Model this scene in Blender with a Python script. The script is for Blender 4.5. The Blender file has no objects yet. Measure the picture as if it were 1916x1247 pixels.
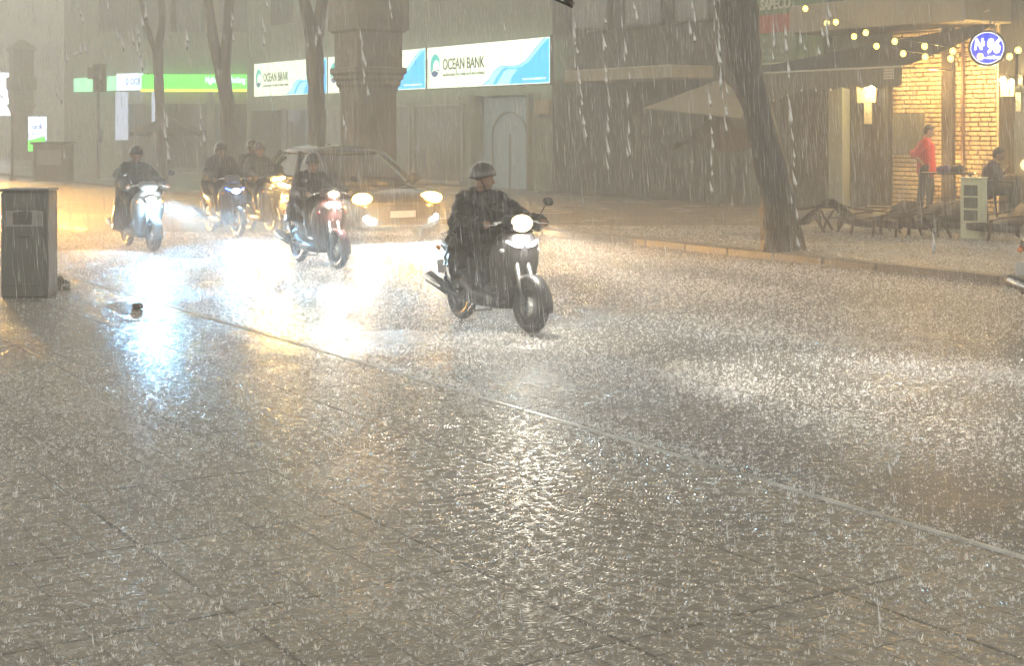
import bpy, math, random
import numpy as np
from mathutils import Vector, Matrix
from mathutils import noise as mnoise
random.seed(7)
RNG = np.random.default_rng(7)
SC = bpy.context.scene
COL = SC.collection
# ---------------- camera ----------------
H = 1.9            # eye height above the road
F = 2767.0         # focal length in photograph pixels (1916 wide)
HOR = 240.0        # horizon row in the photograph
cam_d = bpy.data.cameras.new('camera')
cam = bpy.data.objects.new('camera', cam_d); COL.objects.link(cam)
cam.location = (0, 0, H)
cam.rotation_euler = (math.radians(90), 0, 0)
cam_d.sensor_width = 36.0
cam_d.lens = 36.0 * F / 1916
cam_d.shift_y = -(1247/2 - HOR) / 1916
cam_d.clip_start = 0.05
cam_d.clip_end = 1000
SC.camera = cam
# ---------------- world: low warm city glow of a rainy night ----------------
w = bpy.data.worlds.new('World'); SC.world = w; w.use_nodes = True
bg = w.node_tree.nodes['Background']
# low cloud lit by the city: brightest near the rooftops, dark overhead
wn = w.node_tree.nodes; wl = w.node_tree.links
wtc = wn.new('ShaderNodeTexCoord'); wsx = wn.new('ShaderNodeSeparateXYZ'); wrp = wn.new('ShaderNodeValToRGB')
wl.new(wtc.outputs['Generated'], wsx.inputs[0]); wl.new(wsx.outputs['Z'], wrp.inputs[0]); wl.new(wrp.outputs[0], bg.inputs['Color'])
e_ = wrp.color_ramp.elements; e_[0].position = 0.0; e_[0].color = (1.34, 1.29, 1.10, 1); e_[1].position = 1.0; e_[1].color = (.10, .095, .09, 1)
q_ = e_.new(.3); q_.color = (.77, .74, .64, 1); q_ = e_.new(.6); q_.color = (.25, .24, .22, 1)
bg.inputs['Strength'].default_value = 0.76
SC.view_settings.view_transform = 'Standard'
SC.view_settings.look = 'None'
SC.view_settings.exposure = 1.6
SC.view_settings.gamma = 1.0
cy = SC.cycles
cy.max_bounces = 6; cy.diffuse_bounces = 2; cy.glossy_bounces = 3
cy.transmission_bounces = 4; cy.transparent_max_bounces = 12
cy.volume_bounces = 2
cy.caustics_reflective = False; cy.caustics_refractive = False
cy.sample_clamp_indirect = 4.0
cy.use_adaptive_sampling = True; cy.adaptive_threshold = 0.02
cy.use_denoising = True
try:
    cy.denoiser = 'OPENIMAGEDENOISE'; cy.denoising_input_passes = 'RGB_ALBEDO_NORMAL'
except Exception: pass

# ---------------- street frame: x along the traffic, y across the road, z up ----------------
UX, UY = 0.5384, -0.8427           # traffic direction in world
PHI = math.atan2(UY, UX)
S_KERB, S_FAR, S_WALL = 5.35, 14.7, 23.2
def W(a, s, z=0.0):
    return Vector((a*UX - s*UY, a*UY + s*UX, z))
def inv(X, Y):
    return (X*UX + Y*UY, -X*UY + Y*UX)
def PS(px, py, s):                 # photograph pixel seen on the upright plane at distance s across
    al = (px-958)/F
    Y = s/(-UY*al + UX)
    a, _ = inv(al*Y, Y)
    return a, H-(py-HOR)*Y/F
def PG(px, py, z=0.0):             # photograph pixel seen on level ground
    Y = (H-z)*F/(py-HOR)
    return inv((px-958)/F*Y, Y)
def PD(px, py, Y):                 # photograph pixel at depth Y
    a, s = inv((px-958)/F*Y, Y)
    return a, s, H-(py-HOR)*Y/F

# ---------------- materials ----------------
MATS = {}
def mat(name, col, rough=0.6, metal=0.0, noise=0.0, nscale=8.0, bump=0.0, coat=0.0, col2=None, streak=False):
    if name in MATS: return MATS[name]
    m = bpy.data.materials.new(name); m.use_nodes = True
    nt = m.node_tree; b = nt.nodes['Principled BSDF']
    b.inputs['Base Color'].default_value = (*col, 1)
    b.inputs['Roughness'].default_value = rough
    b.inputs['Metallic'].default_value = metal
    b.inputs['Coat Weight'].default_value = coat
    b.inputs['Coat Roughness'].default_value = 0.08
    if noise or bump:
        tc = nt.nodes.new('ShaderNodeTexCoord'); n = nt.nodes.new('ShaderNodeTexNoise')
        n.inputs['Scale'].default_value = nscale; n.inputs['Detail'].default_value = 6
        src = tc.outputs['Object']
        if streak:
            mp = nt.nodes.new('ShaderNodeMapping'); mp.inputs['Scale'].default_value = (1, 1, 0.12)
            nt.links.new(src, mp.inputs[0]); src = mp.outputs[0]
        nt.links.new(src, n.inputs['Vector'])
        if noise:
            r = nt.nodes.new('ShaderNodeValToRGB')
            c2 = col2 or tuple(c*(1-noise) for c in col)
            r.color_ramp.elements[0].position = 0.32; r.color_ramp.elements[1].position = 0.68
            r.color_ramp.elements[0].color = (*c2, 1); r.color_ramp.elements[1].color = (*col, 1)
            nt.links.new(n.outputs['Fac'], r.inputs[0]); nt.links.new(r.outputs[0], b.inputs['Base Color'])
        if bump:
            bp = nt.nodes.new('ShaderNodeBump'); bp.inputs['Strength'].default_value = bump
            bp.inputs['Distance'].default_value = 0.02
            nt.links.new(n.outputs['Fac'], bp.inputs['Height']); nt.links.new(bp.outputs[0], b.inputs['Normal'])
    MATS[name] = m; return m
def emis(name, col, strength):
    if name in MATS: return MATS[name]
    m = bpy.data.materials.new(name); m.use_nodes = True
    b = m.node_tree.nodes['Principled BSDF']
    b.inputs['Base Color'].default_value = (*[min(1, c)*.5 for c in col], 1)
    b.inputs['Emission Color'].default_value = (*col, 1)
    b.inputs['Emission Strength'].default_value = strength
    MATS[name] = m; return m
def glass(name, col=(0.03, 0.035, 0.04)):
    return mat(name, col, rough=0.05, coat=0.6)

# ---------------- mesh builder ----------------
class MB:
    def __init__(s): s.v = []; s.f = []; s.sm = []
    def add(s, vs, fs, smooth=False):
        o = len(s.v); s.v += [tuple(p) for p in vs]
        s.f += [tuple(i+o for i in f) for f in fs]; s.sm += [smooth]*len(fs); return s
    def box(s, c, size, rz=0, ry=0, rx=0, taper=1.0, bev=0.0):
        hx, hy, hz = size[0]/2, size[1]/2, size[2]/2
        R = Matrix.Rotation(rz, 3, 'Z') @ Matrix.Rotation(ry, 3, 'Y') @ Matrix.Rotation(rx, 3, 'X')
        C = Vector(c)
        if bev > 0:
            b = min(bev, hx*.9, hy*.9, hz*.9)
            vs = []; idx = {}
            for sx in (-1, 1):
                for sy in (-1, 1):
                    for sz in (-1, 1):
                        for k in range(3):
                            p = [sx*hx, sy*hy, sz*hz]
                            for j in range(3):
                                if j != k: p[j] -= (sx, sy, sz)[j]*b
                            idx[(sx, sy, sz, k)] = len(vs)
                            vs.append(C + R @ Vector(p))
            fs = []
            def q(*ks): fs.append([idx[k] for k in ks])
            for sg in (-1, 1):
                q((sg,-1,-1,0),(sg,1,-1,0),(sg,1,1,0),(sg,-1,1,0))
                q((-1,sg,-1,1),(1,sg,-1,1),(1,sg,1,1),(-1,sg,1,1))
                q((-1,-1,sg,2),(1,-1,sg,2),(1,1,sg,2),(-1,1,sg,2))
            for s1 in (-1, 1):
                for s2 in (-1, 1):
                    q((-1,s1,s2,1),(1,s1,s2,1),(1,s1,s2,2),(-1,s1,s2,2))
                    q((s1,-1,s2,0),(s1,1,s2,0),(s1,1,s2,2),(s1,-1,s2,2))
                    q((s1,s2,-1,0),(s1,s2,1,0),(s1,s2,1,1),(s1,s2,-1,1))
            for sx in (-1, 1):
                for sy in (-1, 1):
                    for sz in (-1, 1): q((sx,sy,sz,0),(sx,sy,sz,1),(sx,sy,sz,2))
            return s.add(vs, fs)
        vs = []
        for sz in (-1, 1):
            t = taper if sz > 0 else 1.0
            for sx, sy in ((-1,-1),(1,-1),(1,1),(-1,1)):
                vs.append(C + R @ Vector((sx*hx*t, sy*hy*t, sz*hz)))
        return s.add(vs, [(0,3,2,1),(4,5,6,7),(0,1,5,4),(1,2,6,5),(2,3,7,6),(3,0,4,7)])
    def tube(s, pts, rad, n=10, cap=True, round_=False, sx=1.0):
        pts = [Vector(p) for p in pts]
        rad = list(rad) if hasattr(rad, '__len__') else [rad]*len(pts)
        if round_:
            d0 = (pts[0]-pts[1]).normalized(); d1 = (pts[-1]-pts[-2]).normalized()
            r0, r1 = rad[0], rad[-1]
            pre = [(pts[0]+d0*r0*math.sin(t), r0*math.cos(t)) for t in (1.45, 1.05, .6, .3)]
            post = [(pts[-1]+d1*r1*math.sin(t), r1*math.cos(t)) for t in (.3, .6, 1.05, 1.45)]
            pts = [p for p, _ in pre]+pts+[p for p, _ in post]
            rad = [r for _, r in pre]+rad+[r for _, r in post]
        vs = []; fs = []; up = None
        for i, p in enumerate(pts):
            d = (pts[min(i+1, len(pts)-1)]-pts[max(i-1, 0)])
            if d.length < 1e-9: d = Vector((0, 0, 1))
            d.normalize()
            if up is None:
                up = Vector((0, 0, 1)) if abs(d.z) < .9 else Vector((1, 0, 0))
            x = up.cross(d)
            if x.length < 1e-6: x = Vector((0, 1, 0)).cross(d)
            x.normalize(); y = d.cross(x); up = y
            for k in range(n):
                t = 2*math.pi*k/n
                vs.append(p + x*math.cos(t)*rad[i]*sx + y*math.sin(t)*rad[i])
        for i in range(len(pts)-1):
            for k in range(n):
                fs.append((i*n+k, i*n+(k+1) % n, (i+1)*n+(k+1) % n, (i+1)*n+k))
        if cap:
            fs.append(tuple(range(n-1, -1, -1))); fs.append(tuple((len(pts)-1)*n+k for k in range(n)))
        return s.add(vs, fs, True)
    def ell(s, c, r, n=16, m=10, R=None):
        C = Vector(c); vs = [C + (R @ Vector((0, 0, -r[2])) if R else Vector((0, 0, -r[2])))]
        for i in range(1, m):
            t = -math.pi/2 + math.pi*i/m
            for k in range(n):
                p = 2*math.pi*k/n
                q = Vector((r[0]*math.cos(t)*math.cos(p), r[1]*math.cos(t)*math.sin(p), r[2]*math.sin(t)))
                vs.append(C + (R @ q if R else q))
        vs.append(C + (R @ Vector((0, 0, r[2])) if R else Vector((0, 0, r[2]))))
        fs = [(0, 1+(k+1) % n, 1+k) for k in range(n)]
        for i in range(m-2):
            for k in range(n):
                a = 1+i*n
                fs.append((a+k, a+(k+1) % n, a+n+(k+1) % n, a+n+k))
        a = 1+(m-2)*n; L = len(vs)-1
        fs += [(a+k, a+(k+1) % n, L) for k in range(n)]
        return s.add(vs, fs, True)
    def loft(s, rings, cap=True, smooth=True, closed=False):
        n = len(rings[0]); vs = [p for r in rings for p in r]; fs = []
        for i in range(len(rings)-(0 if closed else 1)):
            j = (i+1) % len(rings)
            for k in range(n):
                fs.append((i*n+k, i*n+(k+1) % n, j*n+(k+1) % n, j*n+k))
        if cap and not closed:
            fs.append(tuple(range(n-1, -1, -1))); fs.append(tuple((len(rings)-1)*n+k for k in range(n)))
        return s.add(vs, fs, smooth)
    def lathe(s, prof, c=(0, 0, 0), axis='Z', n=24, smooth=True):
        rings = []
        for r, h in prof:
            ring = []
            for k in range(n):
                t = 2*math.pi*k/n; x, y = r*math.cos(t), r*math.sin(t)
                p = (x, y, h) if axis == 'Z' else (x, h, y) if axis == 'Y' else (h, x, y)
                ring.append((p[0]+c[0], p[1]+c[1], p[2]+c[2]))
            rings.append(ring)
        return s.loft(rings, True, smooth)
    def torus(s, c, R, r, axis='Y', n=36, m=10, sq=1.0):
        rings = []
        for i in range(n):
            t = 2*math.pi*i/n; ring = []
            for k in range(m):
                p = 2*math.pi*k/m
                rr = R+r*math.cos(p); h = r*sq*math.sin(p)
                q = (rr*math.cos(t), h, rr*math.sin(t)) if axis == 'Y' else (rr*math.cos(t), rr*math.sin(t), h)
                ring.append((q[0]+c[0], q[1]+c[1], q[2]+c[2]))
            rings.append(ring)
        return s.loft(rings, closed=True)
    def prism(s, poly, y0, y1, plane='XZ', smooth=False):
        def P(u, v, w): return (u, w, v) if plane == 'XZ' else (u, v, w)
        n = len(poly)
        vs = [P(u, v, y0) for u, v in poly]+[P(u, v, y1) for u, v in poly]
        fs = [tuple(range(n-1, -1, -1)), tuple(range(n, 2*n))]
        fs += [(k, (k+1) % n, n+(k+1) % n, n+k) for k in range(n)]
        return s.add(vs, fs, smooth)
    def mesh(s, name):
        me = bpy.data.meshes.new(name); me.from_pydata(s.v, [], s.f); me.update()
        import bmesh
        bm = bmesh.new(); bm.from_mesh(me); bmesh.ops.recalc_face_normals(bm, faces=bm.faces); bm.to_mesh(me); bm.free()
        me.polygons.foreach_set('use_smooth', s.sm) if len(s.sm) == len(me.polygons) else None
        return me
def link(name, me, m, parent=None, loc=(0, 0, 0)):
    o = bpy.data.objects.new(name, me); COL.objects.link(o)
    if m is not None: me.materials.clear(); me.materials.append(m)
    if parent is not None: o.parent = parent
    o.location = loc
    return o
def part(name, mb, m, parent, label=None):
    o = link(name, mb.mesh(name), m, parent)
    if label: o['label'] = label
    return o
def tag(o, label, cat, group=None, kind=None):
    if label: o['label'] = label
    if cat: o['category'] = cat
    if group: o['group'] = group
    if kind: o['kind'] = kind
    return o
def place(o, a, s, z=0.0, rz=0.0):
    o.location = W(a, s, z); o.rotation_euler = (0, 0, PHI+rz); return o
def thing(name, label, cat, a, s, z=0.0, rz=0.0, group=None):
    o = bpy.data.objects.new(name, None); COL.objects.link(o); o.empty_display_size = .2
    place(o, a, s, z, rz); return tag(o, label, cat, group)
def organic(mb, name, voxel=0.012, smooth=4, disp=0.0, dscale=0.1, keep=1.0):
    """blend the shapes of a builder into one continuous skin"""
    me = bpy.data.meshes.new(name); me.from_pydata(mb.v, [], mb.f); me.update()
    o = bpy.data.objects.new(name, me); COL.objects.link(o)
    r = o.modifiers.new('r', 'REMESH'); r.mode = 'VOXEL'; r.voxel_size = voxel; r.use_smooth_shade = True
    if smooth:
        c = o.modifiers.new('s', 'SMOOTH'); c.factor = 0.5; c.iterations = smooth
    if disp:
        t = bpy.data.textures.new(name+'t', 'CLOUDS'); t.noise_scale = dscale; t.noise_depth = 2
        d = o.modifiers.new('d', 'DISPLACE'); d.texture = t; d.strength = disp; d.mid_level = .5; d.texture_coords = 'LOCAL'
    if keep < 1.0:
        dm = o.modifiers.new('dec', 'DECIMATE'); dm.ratio = keep
    dg = bpy.context.evaluated_depsgraph_get(); dg.update()
    me2 = bpy.data.meshes.new_from_object(o.evaluated_get(dg))
    bpy.data.objects.remove(o); me2.name = name
    me2.polygons.foreach_set('use_smooth', [True]*len(me2.polygons))
    return me2
def text_mesh(body, size, ext=0.004, align='LEFT', bold=0.0, xs=1.0, shear=0.0):
    c = bpy.data.curves.new('lettering', 'FONT'); c.body = body; c.size = size; c.extrude = ext
    c.align_x = align; c.offset = bold; c.shear = shear; c.resolution_u = 3
    o = bpy.data.objects.new('lettering', c); COL.objects.link(o); o.scale.x = xs
    dg = bpy.context.evaluated_depsgraph_get(); dg.update()
    me = bpy.data.meshes.new_from_object(o.evaluated_get(dg)); bpy.data.objects.remove(o)
    # lay the letters upright: x stays, y -> z, facing the road (-y)
    me.transform(Matrix(((xs, 0, 0, 0), (0, 0, -1, 0), (0, 1, 0, 0), (0, 0, 0, 1))))
    return me
def lettering(name, body, size, m, parent, x, y, z, **k):
    return link(name, text_mesh(body, size, **k), m, parent, (x, y, z))
def fit_lettering(name, body, wd, ht, m, parent, x, y, z, **k):
    me = text_mesh(body, 1.0, ext=.004, **k); co = [v.co for v in me.vertices]
    x0, x1 = min(c.x for c in co), max(c.x for c in co); z0, z1 = min(c.z for c in co), max(c.z for c in co)
    me.transform(Matrix.Diagonal((wd/(x1-x0), 1, ht/(z1-z0), 1)) @ Matrix.Translation((-x0, 0, -z0)))
    return link(name, me, m, parent, (x, y, z))
def spot(parent, loc, col, power, half=30, down=None, wide=1.6, rz=0, name='lamp', blend=.12, rad=.07):
    L = bpy.data.lights.new(name, 'SPOT'); L.color = col; L.energy = power
    L.spot_size = math.radians(half*2); L.spot_blend = blend; L.shadow_soft_size = rad
    o = bpy.data.objects.new(name, L); COL.objects.link(o); o.parent = parent
    o.location = loc
    dn = math.radians(half if down is None else down)
    # aims along local +x, tipped down
    M = Matrix.Rotation(rz, 4, 'Z') @ Matrix.Rotation(-math.pi/2 + dn, 4, 'Y') @ Matrix.Rotation(0, 4, 'Z')
    o.rotation_euler = M.to_euler(); o.scale = (1, wide, 1)
    return o
def point(parent, loc, col, power, rad=.04, name='lamp'):
    L = bpy.data.lights.new(name, 'POINT'); L.color = col; L.energy = power; L.shadow_soft_size = rad
    o = bpy.data.objects.new(name, L); COL.objects.link(o); o.parent = parent; o.location = loc
    return o
# ================= ground =================
def wet_ground(name, col, col2, kind):
    m = bpy.data.materials.new(name); m.use_nodes = True; nt = m.node_tree; L = nt.links
    b = nt.nodes['Principled BSDF']; N = nt.nodes.new
    tc = N('ShaderNodeTexCoord')
    n1 = N('ShaderNodeTexNoise'); n1.inputs['Scale'].default_value = 0.7; n1.inputs['Detail'].default_value = 8
    L.new(tc.outputs['Object'], n1.inputs['Vector'])
    r1 = N('ShaderNodeValToRGB'); r1.color_ramp.elements[0].position = .35; r1.color_ramp.elements[1].position = .65
    r1.color_ramp.elements[0].color = (*col, 1); r1.color_ramp.elements[1].color = (*col2, 1)
    L.new(n1.outputs['Fac'], r1.inputs[0])
    colout = r1.outputs[0]
    # ripples and rain pits
    n2 = N('ShaderNodeTexNoise'); n2.inputs['Scale'].default_value = 13; n2.inputs['Detail'].default_value = 2.5; n2.inputs['Roughness'].default_value = .55
    L.new(tc.outputs['Object'], n2.inputs['Vector'])
    vo = N('ShaderNodeTexVoronoi'); vo.inputs['Scale'].default_value = 11
    L.new(tc.outputs['Object'], vo.inputs['Vector'])
    sn = N('ShaderNodeMath'); sn.operation = 'SINE'
    mu = N('ShaderNodeMath'); mu.operation = 'MULTIPLY'; mu.inputs[1].default_value = 34
    L.new(vo.outputs['Distance'], mu.inputs[0]); L.new(mu.outputs[0], sn.inputs[0])
    ms = N('ShaderNodeMath'); ms.operation = 'MULTIPLY'; ms.inputs[1].default_value = .16; L.new(sn.outputs[0], ms.inputs[0])
    ad = N('ShaderNodeMath'); ad.operation = 'ADD'; L.new(n2.outputs['Fac'], ad.inputs[0]); L.new(ms.outputs[0], ad.inputs[1])
    hgt = ad.outputs[0]
    if kind == 'pavers':
        def brick(w_, h_, mort, off, rot, sx=1):
            mp = N('ShaderNodeMapping'); mp.inputs['Rotation'].default_value = (0, 0, rot)
            L.new(tc.outputs['Object'], mp.inputs[0])
            bt = N('ShaderNodeTexBrick'); bt.inputs['Scale'].default_value = 1.0
            bt.inputs['Brick Width'].default_value = w_; bt.inputs['Row Height'].default_value = h_
            bt.inputs['Mortar Size'].default_value = mort; bt.inputs['Mortar Smooth'].default_value = .3; bt.offset = off
            bt.inputs['Color1'].default_value = (1, 1, 1, 1); bt.inputs['Color2'].default_value = (.72, .72, .72, 1); bt.inputs['Mortar'].default_value = (.25, .25, .25, 1)
            L.new(mp.outputs[0], bt.inputs['Vector']); return bt
        b1 = brick(.35, .175, .006, .5, 0); b2 = brick(1.05, 1.05, .012, 0, 0)
        mx = N('ShaderNodeMix'); mx.data_type = 'RGBA'; mx.blend_type = 'MULTIPLY'; mx.inputs['Factor'].default_value = .5
        L.new(colout, mx.inputs['A']); L.new(b1.outputs['Color'], mx.inputs['B'])
        mx2 = N('ShaderNodeMix'); mx2.data_type = 'RGBA'; mx2.blend_type = 'MULTIPLY'; mx2.inputs['Factor'].default_value = .55
        L.new(mx.outputs['Result'], mx2.inputs['A']); L.new(b2.outputs['Color'], mx2.inputs['B'])
        colout = mx2.outputs['Result']
        a2 = N('ShaderNodeMath'); a2.operation = 'MULTIPLY_ADD'; a2.inputs[1].default_value = -.3
        L.new(b1.outputs['Fac'], a2.inputs[0]); L.new(hgt, a2.inputs[2]); hgt = a2.outputs[0]
        a3 = N('ShaderNodeMath'); a3.operation = 'MULTIPLY_ADD'; a3.inputs[1].default_value = -.8
        L.new(b2.outputs['Fac'], a3.inputs[0]); L.new(hgt, a3.inputs[2]); hgt = a3.outputs[0]
    else:
        n3 = N('ShaderNodeTexNoise'); n3.inputs['Scale'].default_value = 90; n3.inputs['Detail'].default_value = 3
        L.new(tc.outputs['Object'], n3.inputs['Vector'])
        a2 = N('ShaderNodeMath'); a2.operation = 'MULTIPLY_ADD'; a2.inputs[1].default_value = .3
        L.new(n3.outputs['Fac'], a2.inputs[0]); L.new(hgt, a2.inputs[2]); hgt = a2.outputs[0]
    bp = N('ShaderNodeBump'); bp.inputs['Strength'].default_value = 1.0; bp.inputs['Distance'].default_value = .06
    bm_ = N('ShaderNodeMapRange'); bm_.inputs['From Min'].default_value = .36; bm_.inputs['From Max'].default_value = .58; bm_.inputs['To Min'].default_value = .30; bm_.inputs['To Max'].default_value = 1.0
    L.new(n1.outputs['Fac'], bm_.inputs['Value']); L.new(bm_.outputs[0], bp.inputs['Strength'])
    L.new(hgt, bp.inputs['Height']); L.new(bp.outputs[0], b.inputs['Normal'])
    L.new(colout, b.inputs['Base Color'])
    rm = N('ShaderNodeMapRange'); rm.inputs['From Min'].default_value = .25; rm.inputs['From Max'].default_value = .75; rm.inputs['To Min'].default_value = .19; rm.inputs['To Max'].default_value = .30
    L.new(n1.outputs['Fac'], rm.inputs['Value']); L.new(rm.outputs[0], b.inputs['Roughness']); b.inputs['Specular IOR Level'].default_value = .6 if kind == 'pavers' else .9
    return m
M_ROAD = wet_ground('wet_asphalt', (.10, .095, .088), (.15, .142, .13), 'road')
M_PAVE = wet_ground('wet_pavers', (.28, .255, .215), (.44, .40, .335), 'pavers')
def sheet(name, a0, a1, s0, s1, z, m, label, thick=0):
    mb = MB()
    if thick: mb.box(((a0+a1)/2, (s0+s1)/2, z-thick/2), (a1-a0, s1-s0, thick))
    else: mb.add([(a0, s0, z), (a1, s0, z), (a1, s1, z), (a0, s1, z)], [(0, 1, 2, 3)])
    o = link(name, mb.mesh(name), m); o.rotation_euler = (0, 0, PHI)
    o['kind'] = 'structure'; o['label'] = label; return o
sheet('ground', -125, 60, -40, 62, -.02, M_ROAD, 'dark wet ground under the whole street')
sheet('road', -124, 50, S_KERB, S_FAR, 0, M_ROAD, 'rain-flooded asphalt road crossing the picture')
sheet('near_pavement', -124, 50, -30, S_KERB-.18, .08, M_PAVE, 'wet paved square in the foreground with tile joints', thick=.09)
kerb_m = mat('kerb_stone', (.60, .60, .57), rough=.35, noise=.5, nscale=5)
def kerb(name, s0, s1, z, label, kerb_m=kerb_m):
    mb = MB()
    a = -110
    while a < 30:
        mb.box((a+.5, (s0+s1)/2, z/2-.02), (.99, s1-s0, z+.04), bev=.015); a += 1.0
    o = link(name, mb.mesh(name), kerb_m); o.rotation_euler = (0, 0, PHI); o['kind'] = 'structure'; o['label'] = label
kerb('near_kerb', S_KERB-.18, S_KERB-.125, .086, 'pale stone kerb between the square and the road')
kerb('far_kerb', S_FAR, S_FAR+.2, .10, 'stone kerb on the cafe side of the road', mat('dark_kerb', (.12, .11, .10), rough=.5, noise=.4, nscale=4))
sheet('far_pavement', -124, 50, S_FAR+.2, 61, .095, M_PAVE, 'wet pavement in front of the shops', thick=.13)
# a smooth sheet of standing water by the kerb
pm = mat('puddle_water', (.16, .15, .14), rough=.24, bump=.5, nscale=14)
mb = MB(); a0, s0 = PG(286, 574, .09)
ring = [(.62*math.cos(t)*(1+.18*math.sin(3*t)), .26*math.sin(t)*(1+.2*math.cos(2*t)), 0) for t in [2*math.pi*k/40 for k in range(40)]]
mb.add(ring, [tuple(range(40))])
o = link('puddle', mb.mesh('puddle'), pm); place(o, a0, min(s0, S_KERB-.18-.36), .084); o['kind'] = 'structure'; o['label'] = 'smooth bright puddle on the square by the kerb'
# ================= people =================
V = Vector
M_SKIN = mat('skin', (.28, .16, .11), rough=.5)
M_HAIR = mat('black_hair', (.012, .01, .009), rough=.35, bump=.4, nscale=60)
def hand(mb, wr, d, n, side, curl, sc=1.0):
    d = V(d).normalized(); n = V(n); n = (n-d*n.dot(d)).normalized(); lat = d.cross(n)*side
    R = Matrix((d, lat, n)).transposed()
    mb.ell(V(wr)+d*.045*sc, (.052*sc, .040*sc, .016*sc), R=R, n=12, m=8)
    for k, (ln, off) in enumerate(((.92, .030), (1.0, .010), (.95, -.010), (.76, -.029))):
        p = V(wr)+d*(.082-.004*abs(k-1))*sc+lat*off*sc; a = 0; pts = [V(wr)+d*.04*sc+lat*off*.8*sc, p.copy()]
        for seg, c in zip((.040, .026, .022), (curl*.9, curl*1.1, curl*.8)):
            a += c; p = p+(d*math.cos(a)+n*math.sin(a))*seg*ln*sc; pts.append(p.copy())
        mb.tube(pts, [.0095*sc, .0095*sc, .0085*sc, .008*sc, .0068*sc], n=8, round_=True)
    b = V(wr)+d*.022*sc+lat*.026*sc
    t = (d*.55+lat*.62+n*.45).normalized(); t2 = (d*.8+lat*.15+n*.6).normalized()
    mb.tube([V(wr)+d*.015*sc, b, b+t*.035*sc, b+t*.035*sc+t2*.028*sc], [.013*sc, .0125*sc, .0105*sc, .008*sc], n=8, round_=True)
def head(mb, c, yaw=0, pitch=0, s=1.0):
    R = Matrix.Rotation(yaw, 3, 'Z') @ Matrix.Rotation(pitch, 3, 'Y')
    def P(x, y, z): return V(c)+R @ V((x*s, y*s, z*s))
    def E(x, y, z, a, b, h): mb.ell(P(x, y, z), (a*s, b*s, h*s), n=16, m=12, R=R)
    E(-.005, 0, .035, .096, .076, .088)      # cranium
    E(.028, 0, -.03, .066, .062, .078)       # face
    E(.052, 0, -.088, .032, .034, .028)      # chin
    E(.0, 0, -.065, .06, .056, .045)         # jaw
    mb.tube([P(.088, 0, .012), P(.103, 0, -.018), P(.112, 0, -.033)], [.008*s, .011*s, .015*s], n=8, round_=True)
    E(.084, .027, .022, .018, .024, .008); E(.084, -.027, .022, .018, .024, .008)   # brows
    E(.076, .04, -.02, .02, .02, .018); E(.076, -.04, -.02, .02, .02, .018)         # cheeks
    E(.088, 0, -.058, .014, .026, .007); E(.086, 0, -.070, .014, .022, .008)        # lips
    for q in (1, -1): E(-.004, .078*q, -.012, .018, .010, .031)                     # ears
    return P, R
def body(J, name, sc=1.0):
    mb = MB(); g = lambda k: V(J[k])
    pel, ch, nk, hd = g('pelvis'), g('chest'), g('neck'), g('head')
    mb.ell(pel, (.125, .165, .12)); mb.tube([pel, (pel+ch)/2, ch], [.125, .125, .15], n=16, round_=True)
    mb.tube([g('shL'), g('shR')], [.062, .062], n=12, round_=True)
    mb.tube([ch, nk], [.13, .06], n=14); mb.tube([nk, (nk+hd)/2+V((0, 0, -.02)), hd], [.058, .055, .055], n=12)
    head(mb, hd, J.get('yaw', 0), J.get('pitch', 0))
    for q, sd in (('L', 1), ('R', -1)):
        mb.tube([g('sh'+q), (g('sh'+q)+g('el'+q))/2, g('el'+q)], [.056, .05, .041], n=12, round_=True)
        mb.tube([g('el'+q), g('el'+q).lerp(g('wr'+q), .35), g('wr'+q)], [.041, .042, .027], n=12, round_=True)
        hand(mb, g('wr'+q), J['hd'+q], J['pn'+q], sd*J.get('thumb', 1), J.get('curl'+q, .35))
        mb.tube([g('hip'+q), g('hip'+q).lerp(g('kn'+q), .4), g('kn'+q)], [.095, .085, .058], n=12, round_=True)
        mb.tube([g('kn'+q), g('kn'+q).lerp(g('an'+q), .35), g('an'+q)], [.056, .058, .036], n=12, round_=True)
        mb.tube([g('an'+q), g('toe'+q)], [.04, .032], n=10, round_=True)
    return organic(mb, name, voxel=.0075, smooth=2)
def person(J, root_args, label, group=None, hair=True):
    me = body(J, 'person'); o = link('person', me, M_SKIN)
    place(o, *root_args); tag(o, label, 'person', group)
    if J.get('hair', hair):
        mb = MB(); R = Matrix.Rotation(J.get('yaw', 0), 3, 'Z') @ Matrix.Rotation(J.get('pitch', 0), 3, 'Y')
        h = V(J['head'])
        def E(x, y, z, a, b, c): mb.ell(h+R @ V((x, y, z)), (a, b, c), R=R)
        E(-.014, 0, .05, .098, .083, .084); E(-.045, 0, -.0, .062, .078, .082); E(.045, .01, .095, .055, .062, .034); E(-.02, 0, .11, .06, .055, .036)
        part('hair', organicM(mb, .007, 2, .012, .03), M_HAIR, o)
    return o
class organicM:                       # an organic mesh passed where part() expects a builder
    def __init__(s, mb, voxel, smooth=3, disp=0, ds=.1): s.a = (mb, voxel, smooth, disp, ds)
    def mesh(s, name): mb, v, k, d, ds = s.a; return organic(mb, name, v, k, d, ds)
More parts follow.
